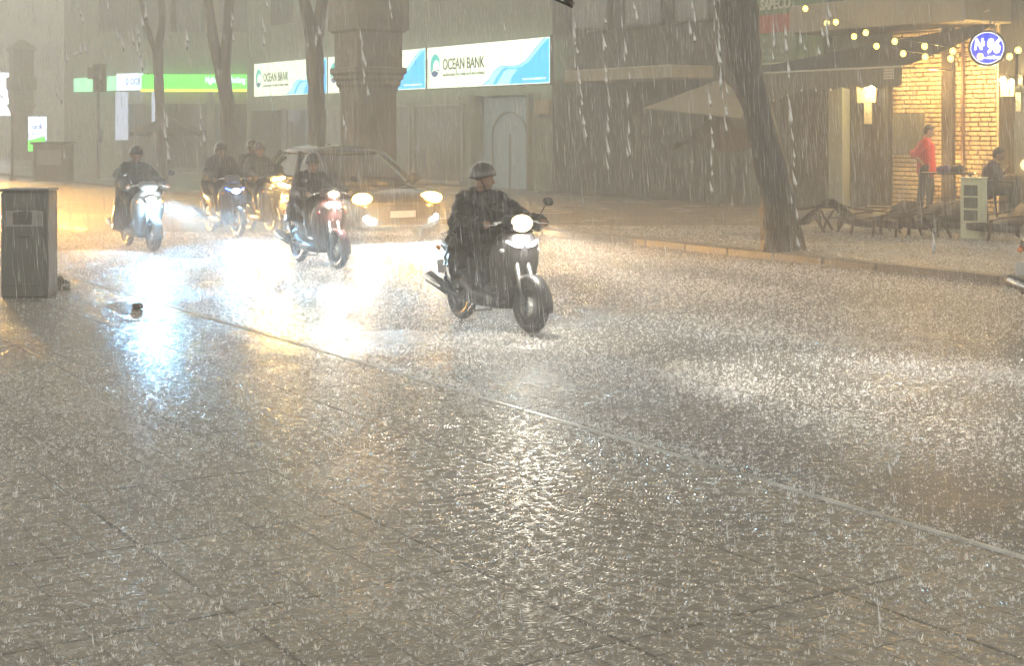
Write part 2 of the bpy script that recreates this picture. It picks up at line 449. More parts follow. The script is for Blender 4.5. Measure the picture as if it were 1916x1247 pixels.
def jacket(J, m, o, fat=.03, hem=None, name='jacket', cuff=.9, disp=.03, wide=1.0, neckr=.075):
    mb = MB(); g = lambda k: V(J[k]); pel, ch, nk = g('pelvis'), g('chest'), g('neck')
    hem = V(hem) if hem else pel+V((0, 0, -.04))
    mb.tube([hem, pel.lerp(ch, .45), ch], [.15+fat*1.2, .14+fat, .15+fat], n=18, round_=True, sx=1.12*wide)
    mb.ell(pel, (.14+fat, (.17+fat)*wide, .13)); mb.tube([ch, nk], [.15+fat*.6, neckr], n=16)
    mb.tube([g('shL'), g('shR')], [.07+fat*.5]*2, n=14, round_=True)
    for q in 'LR':
        e = g('el'+q).lerp(g('wr'+q), cuff)
        mb.tube([g('sh'+q), g('sh'+q).lerp(g('el'+q), .5), g('el'+q)], [.07+fat*.5, .06+fat*.6, .052+fat*.6], n=12, round_=True)
        mb.tube([g('el'+q), e], [.052+fat*.6, .037+fat*.6], n=12, round_=True)
    return part(name, organicM(mb, .012, 2, disp, .11), m, o)
def trousers(J, m, o, fat=.02, low=.93):
    mb = MB(); g = lambda k: V(J[k])
    mb.ell(g('pelvis'), (.13+fat, .172+fat, .12))
    for q in 'LR':
        mb.tube([g('hip'+q), g('hip'+q).lerp(g('kn'+q), .5), g('kn'+q)], [.1+fat, .088+fat, .064+fat], n=12, round_=True)
        mb.tube([g('kn'+q), g('kn'+q).lerp(g('an'+q), low)], [.062+fat, .048+fat], n=12, round_=True)
    return part('trousers', organicM(mb, .012, 2, .02, .09), m, o)
def shoes(J, m, o):
    for q in 'LR':
        mb = MB(); a, t = V(J['an'+q]), V(J['toe'+q])
        mb.tube([a+V((-.02, 0, -.02)), a.lerp(t, .5)+V((0, 0, -.012)), t], [.05, .047, .042], n=12, round_=True)
        part('shoe', organicM(mb, .009, 3), m, o)
def helmet(J, m, o, visor=True):
    R = Matrix.Rotation(J.get('yaw', 0), 3, 'Z') @ Matrix.Rotation(J.get('pitch', 0), 3, 'Y')
    h = V(J['head']); mb = MB()
    rings = []
    for t, rr in ((-.38, .985), (-.2, 1.0), (.0, 1.0), (.25, .97), (.5, .86), (.75, .68), (.92, .4), (1.0, .1)):
        ring = []
        for k in range(28):
            p = 2*math.pi*k/28; f = max(0, math.cos(p))
            z = .125*t + (.07*f if t < -.1 else 0)*(1 if t < -.3 else .6)
            ring.append(h+V((-.008, 0, .035))+R @ V((.132*rr*math.cos(p), .113*rr*math.sin(p), z)))
        rings.append(ring)
    mb.loft(rings)
    hl = part('helmet', mb, m, o)
    if visor:
        mb = MB(); rr = []
        for u, dz, th in ((0, 0, .006), (.5, -.006, .005), (1, -.018, .003)):
            ring = []
            for k in range(13):
                p = -1.15+2.3*k/12; x = (.125+.055*u*math.cos(p))*math.cos(p); y = .108*math.sin(p)*(1+.05*u)
                ring.append((x, y, .045+dz+th))
            for k in range(12, -1, -1):
                p = -1.15+2.3*k/12; x = (.125+.055*u*math.cos(p))*math.cos(p); y = .108*math.sin(p)*(1+.05*u)
                ring.append((x, y, .045+dz-th))
            rr.append([h+R @ V(q) for q in ring])
        mb.loft(rr); part('visor', mb, m, hl)
    mb = MB()
    for q in (1, -1):
        mb.tube([h+R @ V((.0, .083*q, .0)), h+R @ V((.03, .066*q, -.06)), h+R @ V((.045, .02*q, -.118))], .006, n=6)
    part('chin_strap', mb, mat('black_strap', (.02, .02, .02), .5), hl)
    return hl
def riding_pose(lean=0.0, yaw=0.0, dx=0.0, dz=0.0, grip=(.36, .33, .99), passenger=False):
    J = dict(pelvis=(-.36+dx, 0, .84+dz), chest=(-.27+dx+lean, 0, 1.13+dz), neck=(-.225+dx+lean*1.3, 0, 1.295+dz),
             head=(-.185+dx+lean*1.6, 0, 1.415+dz), yaw=yaw, pitch=.1,
             shL=(-.24+dx+lean, .165, 1.215+dz), shR=(-.24+dx+lean, -.165, 1.215+dz),
             hipL=(-.33+dx, .09, .82+dz), hipR=(-.33+dx, -.09, .82+dz))
    if not passenger:
        gx, gy, gz = grip
        for q, sg in (('L', 1), ('R', -1)):
            J['el'+q] = (-.04+dx+lean*.5, .30*sg, 1.02+dz*.5); J['wr'+q] = (gx-.075, gy*sg*.97, gz+.025)
            J['hd'+q] = (.9, 0, .1); J['pn'+q] = (0, 0, -1); J['curl'+q] = 1.0
            J['kn'+q] = (.10, .17*sg, .80); J['an'+q] = (.06, .135*sg, .42); J['toe'+q] = (.24, .15*sg, .375)
    else:
        for q, sg in (('L', 1), ('R', -1)):
            J['el'+q] = (-.10+dx, .24*sg, .98+dz); J['wr'+q] = (.10+dx, .15*sg, 1.0+dz)
            J['hd'+q] = (.8, -.5*sg, 0); J['pn'+q] = (-.3, -.6*sg, -.4); J['curl'+q] = .5
            J['kn'+q] = (.02+dx, .25*sg, .80+dz); J['an'+q] = (-.08+dx, .23*sg, .40); J['toe'+q] = (.08+dx, .25*sg, .35)
    return J
def poncho(J, m, o, skirt=.42, front=.45, w=.34, gz=.99, disp=.05, ds=.13):
    mb = MB(); g = lambda k: V(J[k])
    nk, ch, pel = g('neck'), g('chest'), g('pelvis')
    mb.tube([nk+V((0, 0, .02)), ch+V((0, 0, .03)), pel+V((0, 0, .05)), pel+V((-.02, 0, -(pel.z-skirt)))], [.085, .18, .22, .26], n=20, sx=1.25)
    mb.tube([g('shL'), g('shR')], [.095]*2, n=14, round_=True)
    for q in 'LR':
        mb.tube([g('sh'+q), g('el'+q), g('wr'+q)+V((.0, 0, -.02))], [.09, .10, .075], n=12, round_=True)
        mb.tube([g('hip'+q), g('kn'+q)], [.16, .12], n=12, round_=True)
        mb.tube([g('kn'+q), g('kn'+q).lerp(g('an'+q), .55)], [.115, .10], n=12, round_=True)
        e, k2 = g('el'+q), g('kn'+q)
        mb.tube([e, e.lerp(k2, .5), k2], [.10, .12, .11], n=12, round_=True)
    # the cape lies over the forearms as far as the bars
    top = ch+V((.02, 0, -.02)); mb.tube([top, V((front-.28, 0, gz+.0)), V((front-.16, 0, gz-.10))], [.15, .13, .08], n=16, round_=True, sx=w/.15)
    return part('rain_poncho', organicM(mb, .013, 3, disp, ds), m, o)
# ================= scooters =================
M_TYRE = mat('tyre_rubber', (.015, .015, .016), rough=.45, bump=.3, nscale=70)
M_RIM = mat('rim_alloy', (.35, .35, .36), rough=.3, metal=.9)
M_CHROME = mat('chrome', (.8, .8, .8), rough=.08, metal=1)
M_BLK = mat('black_plastic', (.02, .02, .022), rough=.35, coat=.3)
M_SEAT = mat('seat_vinyl', (.015, .014, .014), rough=.3, bump=.2, nscale=30)
M_ENG = mat('engine_metal', (.18, .18, .19), rough=.4, metal=.8, noise=.5, nscale=20)
M_REFL = mat('red_lens', (.5, .02, .02), rough=.1, coat=1)
M_ORANGE = mat('orange_lens', (.75, .25, .02), rough=.1, coat=1)
M_CLEAR = mat('clear_lens', (.6, .6, .62), rough=.06, coat=1)
M_PLATE = mat('white_plate', (.75, .75, .74), rough=.35)
def rx(x, zc, hy, hz, n=20, e=.7):
    o = []
    for k in range(n):
        t = 2*math.pi*k/n; c, s_ = math.cos(t), math.sin(t)
        o.append((x, hy*math.copysign(abs(c)**e, c), zc+hz*math.copysign(abs(s_)**e, s_)))
    return o
def rz_(z, xc, hx, hy, n=20, e=.7, bow=0):
    o = []
    for k in range(n):
        t = 2*math.pi*k/n; c, s_ = math.cos(t), math.sin(t)
        y = hy*math.copysign(abs(s_)**e, s_)
        o.append((xc+hx*math.copysign(abs(c)**e, c)-bow*(y/max(hy, .01))**2, y, z))
    return o
def wheel(root, x, R=.205, steer=0):
    mb = MB(); mb.torus((0, 0, 0), R, .052, m=12, sq=.95)
    t = part('wheel', mb, M_TYRE, root); t.location = (x, 0, R+.05); t.rotation_euler = (0, 0, steer)
    r = MB(); r.lathe([(R-.03, -.03), (R-.045, -.012), (R-.045, .012), (R-.03, .03)], axis='Y', n=32)
    r.lathe([(.045, -.05), (.05, -.02), (.05, .02), (.045, .05)], axis='Y', n=16)
    for k in range(6):
        a = k*math.pi/3
        r.box((.5*(R)*math.cos(a), 0, -.5*R*math.sin(a)), (R*.78, .018, .028), ry=a)
    part('rim', r, M_RIM, t)
    d = MB(); d.lathe([(.10, -.045), (.10, -.040)], axis='Y', n=24); part('brake_disc', d, M_CHROME, t)
    return t
def scooter(label, a, s, rz=0.0, paint=(.03, .03, .035), coat=1.0, lamp=(1, .93, .72), lampz=1.0, lampx=.50, lampe=14,
            apron_lamp=None, mirrors=True, signals=M_ORANGE, group='scooters riding through the rain', plate=True, lampsize=None):
    root = thing('scooter', label, 'scooter', a, s, 0, rz, group)
    pm_ = mat('paint_%g_%g_%g_%g' % (*paint, coat), paint, rough=.4-.18*coat, coat=coat)
    wheel(root, .63, steer=.05); wheel(root, -.62)
    mb = MB()                                                      # front mudguard
    rings = []
    for k in range(13):
        t = math.radians(-8+k*12.5); R = .285
        cx, cz = .63+R*math.cos(t), .255+R*math.sin(t)
        rings.append([(.63+(R+d)*math.cos(t), y, .255+(R+d)*math.sin(t)) for y, d in ((-.075, -.05), (-.06, 0), (0, .012), (.06, 0), (.075, -.05), (.068, -.05), (.055, -.008), (0, .002), (-.055, -.008), (-.068, -.05))])
    mb.loft(rings); part('front_mudguard', mb, pm_, root)
    mb = MB()
    for q in (1, -1): mb.tube([(.63, .075*q, .255), (.56, .075*q, .45), (.47, .06*q, .66)], [.022, .024, .026], n=10)
    part('fork', mb, M_ENG, root)
    mb = MB()                                                      # apron / leg shield
    mb.loft([rz_(z, x, hx, hy, 24, .75, bow) for z, x, hx, hy, bow in
             ((.22, .30, .05, .14, .02), (.34, .34, .07, .19, .04), (.48, .385, .085, .235, .06), (.64, .42, .09, .265, .08), (.78, .44, .09, .255, .08), (.88, .43, .08, .20, .06), (.95, .40, .05, .12, .0))])
    sh = part('leg_shield', mb, pm_, root)
    for q in (1, -1):
        mb = MB(); mb.tube([(.53, .03*q, .80), (.525, .10*q, .815), (.48, .175*q, .85)], [.014, .020, .009], n=8)
        if apron_lamp: part('running_light', mb, emis('run_'+apron_lamp[0], apron_lamp[1], apron_lamp[2]), sh)
        else: part('trim', mb, M_CHROME, sh)
    for q in (1, -1):
        mb = MB(); mb.ell((.425, .185*q, .76), (.05, .035, .03), R=Matrix.Rotation(.5*q, 3, 'Z'), n=12, m=8); part('turn_signal', mb, signals, sh)
    mb = MB()                                                      # handlebar cover
    mb.loft([rz_(z, x, hx, hy, 20, .8, .03) for z, x, hx, hy in ((.90, .40, .06, .07), (.95, .42, .09, .13), (1.0, .425, .10, .17), (1.05, .40, .085, .15), (1.08, .37, .05, .10))])
    part('handlebar_cowl', mb, pm_, root)
    mb = MB()
    mb.tube([(.345, -.37, 1.0), (.375, -.2, 1.015), (.385, 0, 1.02), (.375, .2, 1.015), (.345, .37, 1.0)], .013, n=8)
    hb = part('handlebar', mb, M_CHROME, root)
    for q in (1, -1):
        mb = MB(); mb.tube([(.365, .25*q, 1.008), (.34, .385*q, .999)], .0185, n=10); part('grip', mb, M_BLK, hb)
        mb = MB(); mb.tube([(.41, .2*q, 1.01), (.43, .27*q, 1.0), (.40, .37*q, .995)], [.007, .006, .005], n=6); part('brake_lever', mb, M_CHROME, hb)
        if mirrors:
            mb = MB(); mb.tube([(.37, .24*q, 1.02), (.385, .29*q, 1.11), (.37, .345*q, 1.185)], .006, n=6); st = part('mirror', mb, M_BLK, root)
            mb = MB(); mb.ell((.365, .375*q, 1.20), (.018, .062, .040), R=Matrix.Rotation(-.25*q, 3, 'X')); part('mirror_shell', mb, M_BLK, st)
    mb = MB(); mb.ell((lampx, 0, lampz), (.035, .085, .05) if lampsize is None else lampsize, n=20, m=12)
    warm = (lamp[0], lamp[1]*.86, lamp[2]*.55) if lamp[0] > .9 else lamp
    hl_ = part('headlight', mb, emis('glow_%g_%g_%g' % warm, warm, 3.0), root)  # outer lens glow stands in for bloom round the lamp
    ls_ = lampsize or (.035, .085, .05)
    mb = MB(); mb.ell((lampx+.012, 0, lampz), (ls_[0], ls_[1]*.74, ls_[2]*.74), n=20, m=12)
    part('bulb', mb, emis('lamp_%g_%g_%g_%g' % (*lamp, lampe), lamp, lampe), hl_)
    mb = MB(); mb.tube([(lampx-.035, 0, lampz-.0), (lampx-.005, 0, lampz)], [.06, .072], n=20, sx=1.5); part('headlight_bezel', mb, M_CHROME, root)
    mb = MB(); mb.loft([rx(x, z, hy, hz) for x, z, hy, hz in ((.36, .27, .13, .07), (.2, .27, .18, .085), (-.15, .28, .19, .10), (-.42, .34, .16, .14))]); part('floorboard', mb, M_BLK, root)
    mb = MB(); mb.loft([rx(x, z, hy, hz) for x, z, hy, hz in ((-.12, .50, .07, .17), (-.18, .52, .13, .2), (-.35, .58, .16, .17), (-.6, .66, .155, .11), (-.8, .72, .12, .07), (-.93, .76, .06, .035))])
    part('rear_body', mb, pm_, root)
    mb = MB(); mb.loft([rx(x, z, hy, hz, e=.8) for x, z, hy, hz in ((-.08, .74, .04, .02), (-.13, .745, .10, .045), (-.3, .75, .135, .05), (-.5, .765, .14, .05), (-.7, .795, .12, .045), (-.82, .80, .06, .02))]); part('seat', mb, M_SEAT, root)
    mb = MB(); mb.tube([(-.62, .13, .76), (-.85, .12, .83), (-.93, 0, .845), (-.85, -.12, .83), (-.62, -.13, .76)], .013, n=8); part('grab_rail', mb, M_CHROME, root)
    mb = MB(); mb.ell((-.925, 0, .72), (.03, .07, .04)); part('tail_light', mb, M_REFL, root)
    for q in (1, -1):
        mb = MB(); mb.ell((-.88, .12*q, .70), (.035, .022, .028)); part('rear_turn_signal', mb, M_ORANGE, root)
    mb = MB(); rings = []
    for k in range(9):
        t = math.radians(75+k*13); R = .29
        rings.append([(-.62+(R+d)*math.cos(t), y, .255+(R+d)*math.sin(t)) for y, d in ((-.07, 0), (0, .012), (.07, 0), (.07, -.012), (0, 0), (-.07, -.012))])
    mb.loft(rings); part('rear_mudguard', mb, M_BLK, root)
    mb = MB(); mb.box((-.955, 0, .50), (.008, .19, .14), ry=-.25, bev=.003)
    if plate:
        pl = part('number_plate', mb, M_PLATE, root)
    mb = MB(); mb.box((-.30, .0, .34), (.30, .2, .2), bev=.04); mb.lathe([(.09, .05), (.10, .09), (.095, .15), (.04, .17)], c=(-.34, 0, .30), axis='Y', n=20); mb.lathe([(.11, .08), (.12, .13), (.05, .15)], c=(-.60, 0, .27), axis='Y', n=20); mb.box((-.46, .11, .29), (.32, .05, .15), bev=.03)
    part('engine', mb, M_ENG, root)
    mb = MB(); mb.tube([(-.22, -.10, .26), (-.38, -.14, .24), (-.52, -.17, .28), (-.60, -.175, .31), (-.95, -.18, .40), (-1.0, -.18, .41)], [.018, .02, .03, .058, .062, .035], n=16)
    ex = part('exhaust', mb, M_ENG, root)
    mb = MB(); mb.tube([(-.63, -.235, .33), (-.92, -.245, .41)], [.03, .03], n=8); part('heat_shield', mb, M_CHROME, ex)
    mb = MB()
    for q in (1, -1): mb.tube([(-.18, .08*q, .27), (-.28, .13*q, .12)], .011, n=6); 
    mb.tube([(-.28, -.14, .12), (-.28, .14, .12)], .009, n=6); part('centre_stand', mb, M_ENG, root)
    for q in (1, -1):
        mb = MB(); mb.tube([(-.32, .14*q, .33), (-.33, .25*q, .34)], .014, n=8); part('footrest', mb, M_BLK, root)
        mb = MB(); mb.tube([(-.60, .13*q, .27), (-.66, .14*q, .60)], [.024, .028], n=10)
        part('shock_absorber', mb, M_CHROME, root)
    if lampe > 16: point(root, (lampx+.14, 0, lampz), lamp, .3*lampe, .05)
    return root
M_RAIN_DK = mat('dark_raincoat', (.016, .015, .015), rough=.3, noise=.3, nscale=7)
M_PONCHO_GY = mat('grey_green_poncho', (.05, .06, .055), rough=.4, noise=.35, nscale=6)
M_PONCHO_BR = mat('brown_poncho', (.045, .034, .03), rough=.42, noise=.3, nscale=6)
M_PONCHO_CL = mat('pale_poncho', (.10, .088, .075), rough=.3, noise=.4, nscale=5)
M_JEANS = mat('dark_trousers', (.025, .027, .034), rough=.6)
M_SHOE = mat('dark_shoes', (.02, .02, .02), rough=.5)
M_HELM = mat('dark_helmet', (.025, .024, .026), rough=.15, coat=1)
M_HELM_BR = mat('brown_helmet', (.06, .045, .04), rough=.2, coat=1)
# ---- hero scooter: front wheel meets the road at (990, 628) ----
def at_front(px, py, wheel_x=.63):
    a, s = PG(px, py); return a-wheel_x, s
aF, sF = at_front(993, 624)
HERO = (aF, sF, 0, 0)
scooter('dark scooter in the middle of the road with a warm square headlight', aF, sF, 0, (.018, .018, .022), coat=.3, lamp=(1, .86, .58), lampe=15, lampx=.475, lampz=1.01, lampsize=(.065, .115, .082),
        apron_lamp=('white', (.95, .97, 1), 5), signals=M_CLEAR)
J = riding_pose(lean=-.02, yaw=.75)
J['elR'] = (-.06, -.37, .98); J['elL'] = (-.02, .33, 1.0); J['shR'] = (-.26, -.185, 1.20); J['shL'] = (-.26, .185, 1.20)
p = person(J, HERO, 'rider in a dark rain jacket and open helmet on the nearest scooter', 'riders on scooters', hair=False)
poncho(J, M_RAIN_DK, p, skirt=.55, w=.24, gz=.93, front=.40, disp=.085, ds=.09)
trousers(J, M_JEANS, p, fat=.04); shoes(J, M_SHOE, p); helmet(J, M_HELM, p, visor=False)
hr = thing('light_rig', None, None, aF, sF)
# ---- silver trimmed scooter to the left of the car ----
a2, s2 = at_front(632, 503)
scooter('scooter with chrome trim just left of the car, round yellow-white headlight', a2, s2, .0, (.07, .03, .032), lamp=(1, .90, .62), lampe=18, mirrors=True, signals=M_REFL, lampz=1.0)
J = riding_pose(lean=.02, yaw=-.1, dz=-.01)
p = person(J, (a2, s2, 0, 0), 'rider in a brownish poncho and shiny dark helmet beside the car', 'riders on scooters', hair=False)
poncho(J, M_PONCHO_BR, p, skirt=.6, w=.26); trousers(J, M_JEANS, p); shoes(J, M_SHOE, p); helmet(J, M_HELM, p)
# ---- leftmost rider ----
a3, s3 = PG(262, 466); 
scooter('leftmost scooter with a dazzling white low headlight', a3, s3, .0, (.22, .24, .25), lamp=(.80, .92, 1.0), lampe=60, lampz=.80, lampx=.54)
J = riding_pose(yaw=-.25, dz=.06)
p = person(J, (a3, s3, 0, 0), 'rider in a long grey poncho on the leftmost scooter', 'riders on scooters', hair=False)
poncho(J, M_PONCHO_GY, p, skirt=.3, w=.36); trousers(J, M_JEANS, p); shoes(J, M_SHOE, p); helmet(J, M_HELM, p, visor=False)
# ---- rider behind with blue-white twin light ----
a4, s4 = PG(432, 441)
scooter('scooter with a blue and white twin headlight behind the leftmost one', a4-.3, s4, .0, (.12, .12, .13), lamp=(.75, .86, 1.0), lampe=12, lampz=.80, lampx=.54, apron_lamp=('blue', (.05, .12, 1), 5))
J = riding_pose(yaw=-.1, dz=.08)
p = person(J, (a4-.3, s4, 0, 0), 'rider in a dark brown jacket above the blue and white headlight', 'riders on scooters', hair=False)
jacket(J, M_PONCHO_BR, p, fat=.07, disp=.05, wide=1.15, name='rain_jacket'); trousers(J, M_JEANS, p, .03); shoes(J, M_SHOE, p); helmet(J, M_HELM_BR, p, visor=False)
# ---- two people on one scooter with an amber light ----
a5, s5 = PG(512, 437)
scooter('scooter carrying two people, amber headlight, beside the blue-lit one', a5-.45, s5, .0, (.10, .09, .09), lamp=(1, .62, .16), lampe=26, lampz=.98, lampx=.5)
J = riding_pose(yaw=-.1, dz=.08)
p = person(J, (a5-.45, s5, 0, 0), 'front rider of the pair in a pale wet poncho', 'riders on scooters', hair=False)
poncho(J, M_PONCHO_CL, p, skirt=.55, w=.30); trousers(J, M_JEANS, p); shoes(J, M_SHOE, p); helmet(J, M_HELM_BR, p, visor=False)
J = riding_pose(yaw=.15, dx=-.36, dz=.12, passenger=True)
p = person(J, (a5-.45, s5, 0, 0), 'passenger sitting close behind the rider in the pale poncho', 'riders on scooters', hair=False)
jacket(J, M_PONCHO_BR, p, fat=.05, wide=1.1, name='rain_jacket'); trousers(J, M_JEANS, p); shoes(J, M_SHOE, p); helmet(J, M_HELM_BR, p, visor=False)
# ---- scooter leaving the frame on the right ----
a6, s6 = PG(1949, 603)
scooter('scooter cut off by the right picture edge, red tail light showing', a6+.72, s6, .0, (.03, .03, .03), lampe=3)
J = riding_pose(dz=.06)
p = person(J, (a6+.72, s6, 0, 0), 'rider at the right picture edge riding away', 'riders on scooters', hair=False)
jacket(J, M_RAIN_DK, p, fat=.05, name='rain_jacket'); trousers(J, M_JEANS, p); shoes(J, M_SHOE, p); helmet(J, M_HELM, p)
# ---- the beams of the lit headlights ----
bpy.data.objects.remove(hr)
def beam(a, s, z, col, power, half=24, wide=1.8, rz=0, down=None, blend=.15):
    r = [o for o in COL.objects if o.name.startswith('scooter') and o.parent is None and abs(o.location.x-W(a, s).x) < .01 and abs(o.location.y-W(a, s).y) < .01][0]
    return spot(r, (.60, 0, z), col, power, half=half, wide=wide, rz=rz, down=down, blend=blend)
beam(aF, sF, 1.0, (1, .92, .76), 55, half=70, down=72, wide=1.2)
beam(aF, sF, 1.0, (1, .93, .80), 650, half=14, down=13.5, wide=2.2, rz=.22, blend=1.0)
beam(a2, s2, 1.0, (1, .94, .80), 90, half=70, down=72, wide=1.2)
beam(a2, s2, 1.0, (1, .94, .80), 130, half=15, down=16, wide=2.2, rz=.12)
beam(a3, s3, .80, (.22, .60, 1.0), 120, half=70, down=71, wide=1.2)
beam(a3, s3, .80, (.22, .60, 1.0), 240, half=14, down=14.5, wide=2.6, rz=.03)
beam(a3, s3, .80, (.36, .71, 1.0), 1900, half=4, down=4.3, wide=2.6, rz=-.03)
beam(a4-.3, s4, .80, (.3, .65, 1.0), 80, half=30, down=31, wide=2)
beam(a5-.45, s5, .98, (1, .62, .2), 300, half=20, down=20, wide=2.4)
# ================= car =================
def car(label, a, s, rz=0):
    root = thing('car', label, 'car', a, s, 0, rz)
    P_ = mat('car_paint', (.045, .045, .045), rough=.25, metal=.2, coat=1); G_ = glass('car_glass', (.035, .035, .035))
    mb = MB(); rings = []
    for x, zb, zt, hy in ((2.12, .34, .56, .55), (2.08, .26, .66, .70), (1.98, .22, .75, .80), (1.75, .2, .84, .85), (1.4, .2, .90, .865), (.95, .2, .955, .87), (.4, .2, .97, .872), (-.4, .2, .98, .872), (-1.2, .2, .99, .868), (-1.7, .2, 1.0, .85), (-1.98, .25, .99, .80), (-2.08, .32, .92, .72), (-2.12, .4, .8, .6)):
        rings.append(rx(x, (zb+zt)/2, hy, (zt-zb)/2, 32, .38))
    mb.loft(rings); b = part('body', mb, P_, root)
    mb = MB()
    mb.loft([[(xc+hx*math.copysign(abs(math.cos(t))**.4, math.cos(t)), hy*math.copysign(abs(math.sin(t))**.4, math.sin(t)), z) for t in [2*math.pi*k/36 for k in range(36)]]
             for z, xc, hx, hy in ((.93, -.38, 1.58, .80), (1.1, -.46, 1.38, .765), (1.3, -.56, 1.10, .70), (1.44, -.62, .88, .64), (1.50, -.64, .78, .60))])
    part('windows', mb, G_, root)
    mb = MB()
    mb.loft([[(xc+hx*math.copysign(abs(math.cos(t))**.45, math.cos(t)), hy*math.copysign(abs(math.sin(t))**.45, math.sin(t)), z) for t in [2*math.pi*k/36 for k in range(36)]]
             for z, xc, hx, hy in ((1.45, -.63, .90, .665), (1.50, -.64, .87, .645), (1.545, -.66, .76, .58), (1.575, -.68, .60, .48), (1.595, -.70, .38, .33), (1.60, -.7, .12, .12))])
    part('roof', mb, P_, root)
    for q in (1, -1):
        for pts, nm in ((((1.14, .75, .95), (.70, .705, 1.20), (.22, .63, 1.46)), 'windscreen_pillar'), (((-.35, .80, .95), (-.40, .735, 1.25), (-.45, .665, 1.49)), 'door_pillar'), (((-1.85, .76, .97), (-1.66, .70, 1.25), (-1.42, .60, 1.48)), 'rear_pillar')):
            mb = MB(); mb.tube([(x, y*q, z) for x, y, z in pts], .035, n=8); part(nm, mb, P_, root)
        mb = MB(); mb.tube([(.80, .80*q, .97), (.76, .93*q, 1.0)], .02, n=8); mb.ell((.74, .98*q, 1.04), (.07, .12, .085)); part('wing_mirror', mb, P_, root)
        mb = MB(); mb.ell((1.93, .64*q, .74), (.15, .19, .10), R=Matrix.Rotation(-.5*q, 3, 'Z')); part('headlight', mb, emis('hazard_amber', (1, .50, .07), 24), root)
        mb = MB(); mb.ell((2.06, .60*q, .43), (.05, .11, .085)); part('fog_lamp', mb, emis('fog_white', (.95, 1, .98), 40), root)
        for x in (1.32, -1.30):
            mb = MB(); mb.torus((0, 0, 0), .235, .075, m=12, sq=1.2); t = part('wheel', mb, M_TYRE, root); t.location = (x, .80*q, .31)
            r = MB(); r.lathe([(.18, .03*q), (.19, .07*q), (.04, .085*q), (.0, .085*q)], axis='Y', n=24); part('rim', r, M_RIM, t)
        mb = MB(); mb.box((.2, .872*q, .6), (1.0, .012, .03)); mb.box((-.45, .874*q, .62), (.012, .01, .62)); mb.box((.66, .872*q, .62), (.012, .01, .6)); part('door_line', mb, M_BLK, root)
        mb = MB(); mb.box((-.2, .885*q, .80), (.16, .02, .025), bev=.008); part('door_handle', mb, M_CHROME, root)
    mb = MB(); mb.box((2.06, 0, .62), (.08, .78, .11), bev=.03); part('grille', mb, M_BLK, root)
    mb = MB(); mb.box((2.09, 0, .36), (.08, 1.0, .13), bev=.03); part('lower_grille', mb, M_BLK, root)
    mb = MB(); mb.box((2.14, 0, .49), (.012, .47, .11), bev=.003); part('number_plate', mb, M_PLATE, root)
    mb = MB(); mb.tube([(1.0, -.1, .99), (.86, .30, 1.07)], .008, n=6); mb.tube([(1.0, -.65, .97), (.90, -.25, 1.06)], .008, n=6); part('wiper', mb, M_BLK, root)
    mb = MB(); mb.box((-.66, 0, 1.60), (.1, .04, .05), bev=.01); part('antenna', mb, M_BLK, root)
    for q in (1, -1):
        spot(root, (2.16, .60*q, .44), (.85, .97, 1), 60, half=70, down=71, wide=1.2)
        spot(root, (2.16, .60*q, .44), (.80, .95, 1), 300, half=7, down=7.4, wide=2.2, rz=.12)
        spot(root, (2.14, .64*q, .78), (1, .50, .10), 500, half=22, down=20, wide=2, rz=.2)
        point(root, (2.20, .66*q, .78), (1, .5, .08), 4)
    return root
X = 1479/1479
ac, sc_, zc_ = PD(752, 400, 24.3)
car('grey car with glowing amber hazard lights and white fog lamps', ac-2.1, sc_)
# ================= far buildings, signs, pillars, trees =================
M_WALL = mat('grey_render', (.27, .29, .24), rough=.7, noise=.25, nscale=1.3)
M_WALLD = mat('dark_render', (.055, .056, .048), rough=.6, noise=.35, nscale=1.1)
M_STONE = mat('weathered_stone', (.15, .135, .105), rough=.6, noise=.45, nscale=2.2, bump=.5)
M_GLS = glass('shop_glass', (.06, .07, .065))
M_FRAME = mat('grey_frame', (.30, .30, .29), rough=.4)
def wbox(root_as, px0, px1, y0, y1, s, d, off=0.0):
    """a box on the upright plane s between photograph columns and rows -> centre, size local to a root"""
    a0, zt = PS(px0, y0, s); a1, _ = PS(px1, y0, s); zb = PS((px0+px1)/2, y1, s)[1]; zt = PS((px0+px1)/2, y0, s)[1]
    return ((a0+a1)/2-root_as[0], s+d/2-off-root_as[1], (zt+zb)/2-root_as[2]), (a1-a0, d, zt-zb)
# --- bank building ---
aL = PS(462, 100, S_WALL)[0]; aR = PS(1033, 100, S_WALL)[0]; am = (aL+aR)/2; R0 = (am, S_WALL, .12)
bank = thing('bank_building', 'grey-green bank building under the long row of lit white and blue signs', 'building', am, S_WALL, .12)
mb = MB()
door0, door1 = PS(888, 200, S_WALL)[0]-am, PS(992, 200, S_WALL)[0]-am
def wall_with_gap(mb, x0, x1, g0, g1, ztop, zg, d=.35):
    mb.box(((x0+g0)/2, d/2, ztop/2), (g0-x0, d, ztop)); mb.box(((x1+g1)/2, d/2, ztop/2), (x1-g1, d, ztop))
    mb.box(((g0+g1)/2, d/2, (ztop+zg)/2), (g1-g0, d, ztop-zg))
wall_with_gap(mb, aL-am, aR-am, door0, door1, 9.5, 2.75)
mb.box(((aL+aR)/2-am, 5, 4.7), (aR-aL, 8, 9.4)); part('wall', mb, M_WALL, bank)
n = 5; x0 = aL-am+.4; wdt = (door0-.5-x0)/n
for k in range(n):
    mb = MB(); c = x0+(k+.5)*wdt
    mb.box((c, -.012, 1.3), (wdt*.9, .03, 2.4)); f = part('shop_window', mb, M_GLS, bank)
    mb = MB()
    for u in (-.46, .46): mb.box((c+u*wdt, -.04, 1.3), (.09, .08, 2.5))
    for z in (.1, 2.52): mb.box((c, -.04, z), (wdt*.84, .07, .09))
    part('frame', mb, M_FRAME, f)
